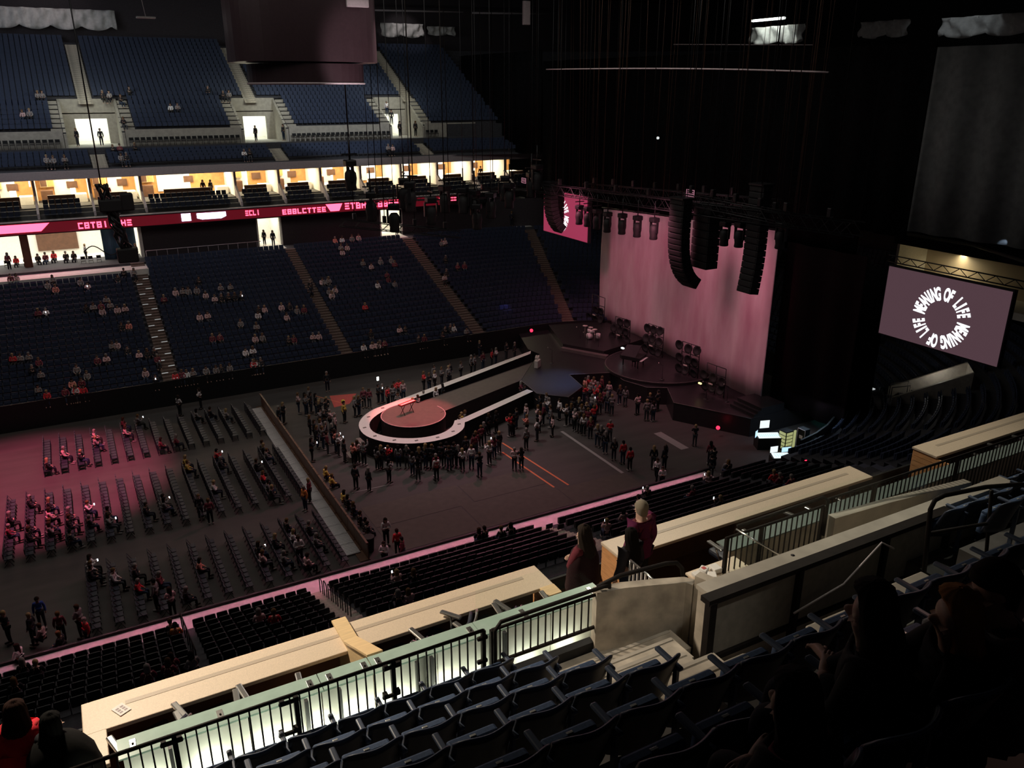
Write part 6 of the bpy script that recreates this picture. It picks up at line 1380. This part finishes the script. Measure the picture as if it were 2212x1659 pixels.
# platform, doorways, suites
for k, (px, py) in enumerate([(33, 555), (55, 553), (80, 550), (97, 549), (115, 546), (141, 546), (158, 545)]):
    p = at(px, py, z=9.5); person((p.x, max(86.7, p.y), 8.3), PI+random.uniform(-.3, .3), 'sit', 'rkkmrkk'[k], '', label='silhouetted seated person, %s from left on the bright platform' % nth(k), small=True)
    dup(fc, (p.x, max(86.7, p.y)+.05, 8.32), 0, 'folding chair under the %s seated silhouette on the bright platform' % nth(k), 'occupied folding chairs on the bright platform')
for px, py, y, lb, c in [(272, 512, 90, 'silhouetted person left of the blue curtain edge', 'k'), (290, 517, 90, 'silhouetted person with bag at the right of the bright opening', 'k'), (8, 520, 91, 'person standing at the left frame edge of the bright opening', 'm'), (566, 470, 91.5, 'silhouetted person walking into the first middle doorway', 'k'), (588, 500, 90, 'silhouetted person standing in the first middle doorway', 'k'), (856, 480, 90, 'dark figure with gear in the doorway below the pink lettering', 'k'), (1105, 462, 90, 'dark person beside the blue curtained narrow doorway', 'k'), (180, 520, 93, 'person in pale blue inside the bright opening', 'g')]:
    p = at(px, py, y=y); person((p.x, p.y, ZT+.04 if p.x > 7 else 8.3), random.uniform(0, 6), 'stand', c, '', label=lb, small=True)
for px, py, y, lb, c in [(231, 392, 94.5, 'person in dark red jacket standing in a left suite', 'm'), (268, 425, 92, 'person in grey cap seated before a left suite', 'g'), (438, 400, 94, 'dark haired person in the wide left suite', 'k'), (455, 402, 94, 'second dark haired person in the wide left suite', 'k'), (1038, 372, 94, 'dark person in a right suite', 'k')]:
    p = at(px, py, y=y); person((p.x, p.y, 13.9 if y > 93 else 13.42), random.uniform(2.5, 3.8), 'stand' if y > 93 else 'sit', c, '', label=lb, small=True)
# near stand people
NS = '1015,1275,k 1040,1290,o 1025,1505,m 1150,1505,g 880,1575,m 1000,1530,m 1550,1230,p 1630,1225,r 215,1525,k 130,1530,k 80,1650,k'
lst = parse(NS, 2.765, 0, 880)+parse('725,660,p,f 800,650,k 810,785,p 740,800,k,f 1965,350,p,f 2060,290,p 2170,215,w 1180,400,k 1230,395,k 1380,375,k,f 1320,390,k', 2.765, 600, 1000)+parse('800,490,k,f 1230,400,p,f 1340,310,k 1070,480,m 760,660,k 1640,380,r 1700,400,m 1900,420,m 1340,560,k,f', 3.16, 1150, 900)
for px, py, c, fl_ in lst:
    p = at(px, py, bowl=(34.6, 2.4, -.36)); i = max(0, min(8, round((34.58-p.y)/RD))); pose = 'sit_phone' if fl_ else random.choice(['sit', 'sit_fold'])
    pos = Vector((p.x, 34.62-i*RD, rowz(i)-.3))
    blk = 'leftmost' if p.x < 1.65 else 'second' if p.x < 7.9 else 'wide middle' if p.x < 20.9 else 'right'
    o = person(pos, random.uniform(-.4, .4), pose, c, 'seated in the %s block of the near stand' % blk)
    if fl_: phone(hand_of(o, PSET[pose]), 'near stand, %s block' % blk)
PEOPLE.sort(key=lambda r: project(r[0].location)[2])
NKEEP = 300-68
far_ = PEOPLE[NKEEP:]; PEOPLE = PEOPLE[:NKEEP]
lo_ = [r[0] for r in far_ if r[0].location.z < 14]; hi_ = [r[0] for r in far_ if r[0].location.z >= 14]
merge_people(lo_, 'small distant audience members scattered in the far lower stand and beyond the runway')
merge_people(hi_, 'small distant audience members scattered over the upper deck')
# ---- labels made unique: colour, hair area, then order from the left
grp = {}
for o, c, pose, area in PEOPLE:
    grp.setdefault((c, area), []).append(o)
for (c, area), L in grp.items():
    L.sort(key=lambda o: project(o.location)[0]); n = CN[c][0]
    for i, o in enumerate(L):
        o['label'] = 'person in %s %s' % (n, area) if len(L) == 1 else 'person in %s %s, %s from left' % (n, area, nth(i)); o['group'] = 'people '+area
g2 = {}
for o, a in PH: g2.setdefault(a, []).append(o)
for a, L in g2.items():
    L.sort(key=lambda o: project(o.location)[0])
    for i, o in enumerate(L): tag(o, 'glowing phone in the %s%s' % (a, '' if len(L) == 1 else ', %s from left' % nth(i)), 'phone', 'glowing phones')
tp_ = at(816, 818, z=2.1); q = MB(); q.rbox((0, 0, 0), (.09, .014, .16), .006); o = q.build('smartphone', 'em_white', recenter=False); o.location = tp_; o.scale = (2, 2, 2); tag(o, 'brightest greenish phone light held high beyond the runway ring', 'phone')
# ================================================================ foreground people
for nm in ('stand_fold', 'sit_fold', 'stand', 'sit', 'sit_phone'): PSET['hd_'+nm] = person_set(nm, 2, True)
def mass(o, prof, col, name, c=(0, 0, 0), sy=.8, n=20):      # draped garment or long hair hanging round the body
    q = MB(); vs = []
    for r, z in prof:
        for k in range(n): a = 2*PI*k/n; w_ = 1+.05*math.sin(a*5+z*9); vs.append((c[0]+r*math.cos(a)*w_, c[1]+r*sy*math.sin(a)*w_, c[2]+z))
    fs = [(i*n+k, i*n+(k+1) % n, (i+1)*n+(k+1) % n, (i+1)*n+k) for i in range(len(prof)-1) for k in range(n)]
    q.add(vs, fs, 0, True); x = q.build(name, 'hair' if 'hair' in name else 'cloth', o); x.color = (*col, 1); return x
LH = [(.01, .14), (.06, .13), (.1, .1), (.122, .04), (.128, -.03), (.132, -.12), (.15, -.24), (.165, -.34), (.15, -.44), (.09, -.5)]
def longhair(o, c, col, L=1.0):
    q = MB(); n = 56; vs = []
    for r, z in LH:
        z = z if z > -.03 else -.03+(z+.03)*L
        for k in range(n):
            a = 2*PI*k/n; w_ = 1+.03*math.sin(a*13+z*14)+.02*math.sin(a*29+z*5); f_ = max(0, math.sin(a))
            rr = r*w_*(1-.62*f_**1.5*(1 if z < .05 else 0)); back = -.05*min(1, max(0, -z/.2))
            vs.append((c[0]+rr*math.cos(a)*.98, c[1]-.012+back+rr*.88*math.sin(a), c[2]+z))
    q.add(vs, [(i*n+k, i*n+(k+1) % n, (i+1)*n+(k+1) % n, (i+1)*n+k) for i in range(len(LH)-1) for k in range(n)]+[tuple(range(n))], 0, True)
    for ch in list(o.children):
        if ch.name.startswith('hair'): bpy.data.objects.remove(ch)
    x = q.build('long_hair', 'hair', o); x.color = (*col, 1)
GARM = {}
def garment(o, pose, grow, col, name, cut=None):
    key = (pose, grow)
    if key not in GARM:
        me = graph(name, joints(pose), TOPP, grow, 2, cut=cut or {'nec': .2, 'wrl': .92, 'wrr': .92}); me.materials.append(M['cloth']); GARM[key] = me
    x = inst(name, GARM[key], o); x.color = (*col, 1); return x
def skirtwrap(o, prof, col, name, c, sx=1.15, sy=.78):
    q = MB(); n = 40; vs = []
    for i, (r, z) in enumerate(prof):
        for k in range(n): a = 2*PI*k/n; w_ = 1+.035*math.sin(a*7+z*3)*(i/len(prof))+.015*math.sin(a*17+z*11); vs.append((c[0]+sx*r*math.cos(a)*w_, c[1]+sy*r*math.sin(a)*w_, c[2]+z))
    q.add(vs, [(i*n+k, i*n+(k+1) % n, (i+1)*n+(k+1) % n, (i+1)*n+k) for i in range(len(prof)-1) for k in range(n)], 0, True)
    x = q.build(name, 'cloth', o); x.color = (*col, 1); return x
def hd(px, py, y, z0, pose, c, lab, rz, hairc, longh, sc=1.0, byz=None):
    p = at(px, py, y=y) if byz is None else at(px, py, z=byz)
    return person((p.x, p.y, z0), rz, 'hd_'+pose, c, '', label=lab, hair=longh, haircol=hairc, scale=sc)
hm = joints('stand')['hm']; hs = joints('sit')['hm']
o = hd(1262, 1180, 9.0, 16.85, 'stand_fold', 'm', 'woman with long dark hair and maroon shawl in the gap between counters', .35, (.03, .022, .018), True, 1.05, None)
longhair(o, hm, (.03, .022, .018), .8); skirtwrap(o, [(.07, .47), (.13, .43), (.2, .36), (.245, .22), (.26, .05), (.27, -.1), (.285, -.22)], (.025, .008, .011), 'shawl', (0, .01, 1.0))
o = hd(1385, 1140, 9.15, 16.85, 'stand', 'm', 'man with short grey hair and purple shirt standing at the middle counter', .1, (.3, .26, .2), False, 1.08)
garment(o, 'stand', .042, (.13, .02, .075), 'purple_shirt'); skirtwrap(o, [(.185, .12), (.19, 0), (.2, -.15)], (.13, .02, .075), 'shirt_hem', (0, 0, 1.0))
o = hd(1362, 1187, 8.75, 16.85, 'stand', 'k', 'woman with long black hair and dark jacket left of the purple shirt man', .2, (.012, .01, .01), True, .98)
longhair(o, hm, (.012, .01, .01), 1.0); garment(o, 'stand', .036, (.035, .035, .045), 'jacket')
o = hd(30, 1530, 8.95, 16.85, 'stand', 'r', 'person with dark hair and bright red jacket at the lower left corner', -.3, (.03, .015, .012), True, 1.0)
longhair(o, hm, (.03, .015, .012), .5); garment(o, 'stand', .06, (.75, .03, .05), 'red_jacket'); skirtwrap(o, [(.07, .47), (.12, .44), (.2, .37), (.23, .2), (.24, 0), (.25, -.2)], (.75, .03, .05), 'jacket_body', (0, 0, 1.0))
o = hd(104, 1545, 8.55, 16.85, 'stand_fold', 'k', 'large dark silhouette of a person leaning at the left end of the counter', -.7, (.01, .01, .01), True, 1.0)
skirtwrap(o, [(.06, .58), (.14, .53), (.24, .45), (.32, .3), (.36, .1), (.37, -.2), (.36, -.4)], (.004, .004, .004), 'black_coat', (.06, 0, .95), 1.15, .9); longhair(o, hm, (.008, .008, .008), .9)
zf = ZR(4)
def seatedfg(px, py, zh, pose, c, lab, rz, hairc, longh, sc, bulk=None, bc=(.015, .015, .017), tilt=0):
    o = hd(px, py, None, 0, pose, c, lab, rz, hairc, longh, sc, byz=zh); o.location.z = zh-hs[2]*sc
    if longh: longhair(o, hs, hairc, 1.1)
    garment(o, pose, .05, bc, 'jacket'); skirtwrap(o, [(.07, .46), (.15, .42), (.2, .34), (.22, .15), (.24, -.05)], bc, 'jacket_back', (0, -.02, .56))
    return o
seatedfg(1905, 1318, 22.62, 'sit_fold', 'k', 'woman with very long dark hair seated below the coping', .5, (.02, .015, .012), True, 1.08)
seatedfg(2085, 1325, 22.55, 'sit_phone', 'k', 'woman with auburn hair eating, seated in front of the other man', .9, (.28, .12, .04), True, 1.05)
seatedfg(2172, 1262, 22.65, 'sit', 'g', 'man with short dark hair seated at the right frame edge', 1.1, (.02, .012, .01), False, 1.15, bc=(.07, .045, .05))
seatedfg(1735, 1520, 22.6, 'sit_fold', 'm', 'person in black with a maroon patch seated at the row end', .2, (.012, .01, .01), True, 1.0)
# visible forearm and hand on the armrest
h0 = at(1800, 1440, z=21.95); h1 = at(1768, 1403, z=21.85); d = (h1-h0).normalized(); sd = d.cross(Vector((0, 0, 1))).normalized()
ar = thing('leaning_arm', 'dark sleeved arm with a bare pale hand resting on a seat back', 'person', h0)
vs = [tuple(h0+(-d)*.28+Vector((0, 0, .1))), tuple(h0), tuple(h1), tuple(h1+d*.05)]; es = [(0, 1), (1, 2), (2, 3)]; rs = [.045, .032, .03, .034]
for i, (o_, L) in enumerate(((-.03, .07), (-.01, .085), (.01, .08), (.03, .062))):
    a_ = h1+d*.075+sd*o_; b_ = a_+d*L*.55+Vector((0, 0, -.012)); c_ = b_+d*L*.3+Vector((0, 0, -.035)); n0 = len(vs); vs += [tuple(a_), tuple(b_), tuple(c_)]; es += [(3, n0), (n0, n0+1), (n0+1, n0+2)]; rs += [.0095, .009, .008]
a_ = h1+sd*.035; n0 = len(vs); vs += [tuple(a_), tuple(a_+d*.04+sd*.02), tuple(a_+d*.07+sd*.018)]; es += [(2, n0), (n0, n0+1), (n0+1, n0+2)]; rs += [.011, .01, .009]
me = skin('hand', [tuple(Vector(v)-h0) for v in vs], es, rs, 2); me.materials.append(M['skin']); x = inst('hand', me, ar); x.color = (.62, .36, .25, 1)
q = MB(); q.tube([h0+Vector((.2, -.45, .05))-d*.1, h0-d*.25+Vector((0, 0, .08)), h0-d*.02], [.08, .065, .045], 10); x = q.build('sleeve', 'cloth', ar, world=True); x.color = (.012, .012, .014, 1)
q = MB(); p = at(2020, 1350, z=22.1); q.rbox(p, (.13, .1, .07), .02); q.rbox(p+Vector((-.1, -.02, -.03)), (.08, .07, .05), .02); tag(q.build('paper_wrapper', 'paper'), 'crumpled white food wrapper held by the auburn haired woman', 'paper')
# park no prototypes: every prototype is already one of the placed copies
for o in list(bpy.data.objects):
    if o.location.x == -100: bpy.data.objects.remove(o)
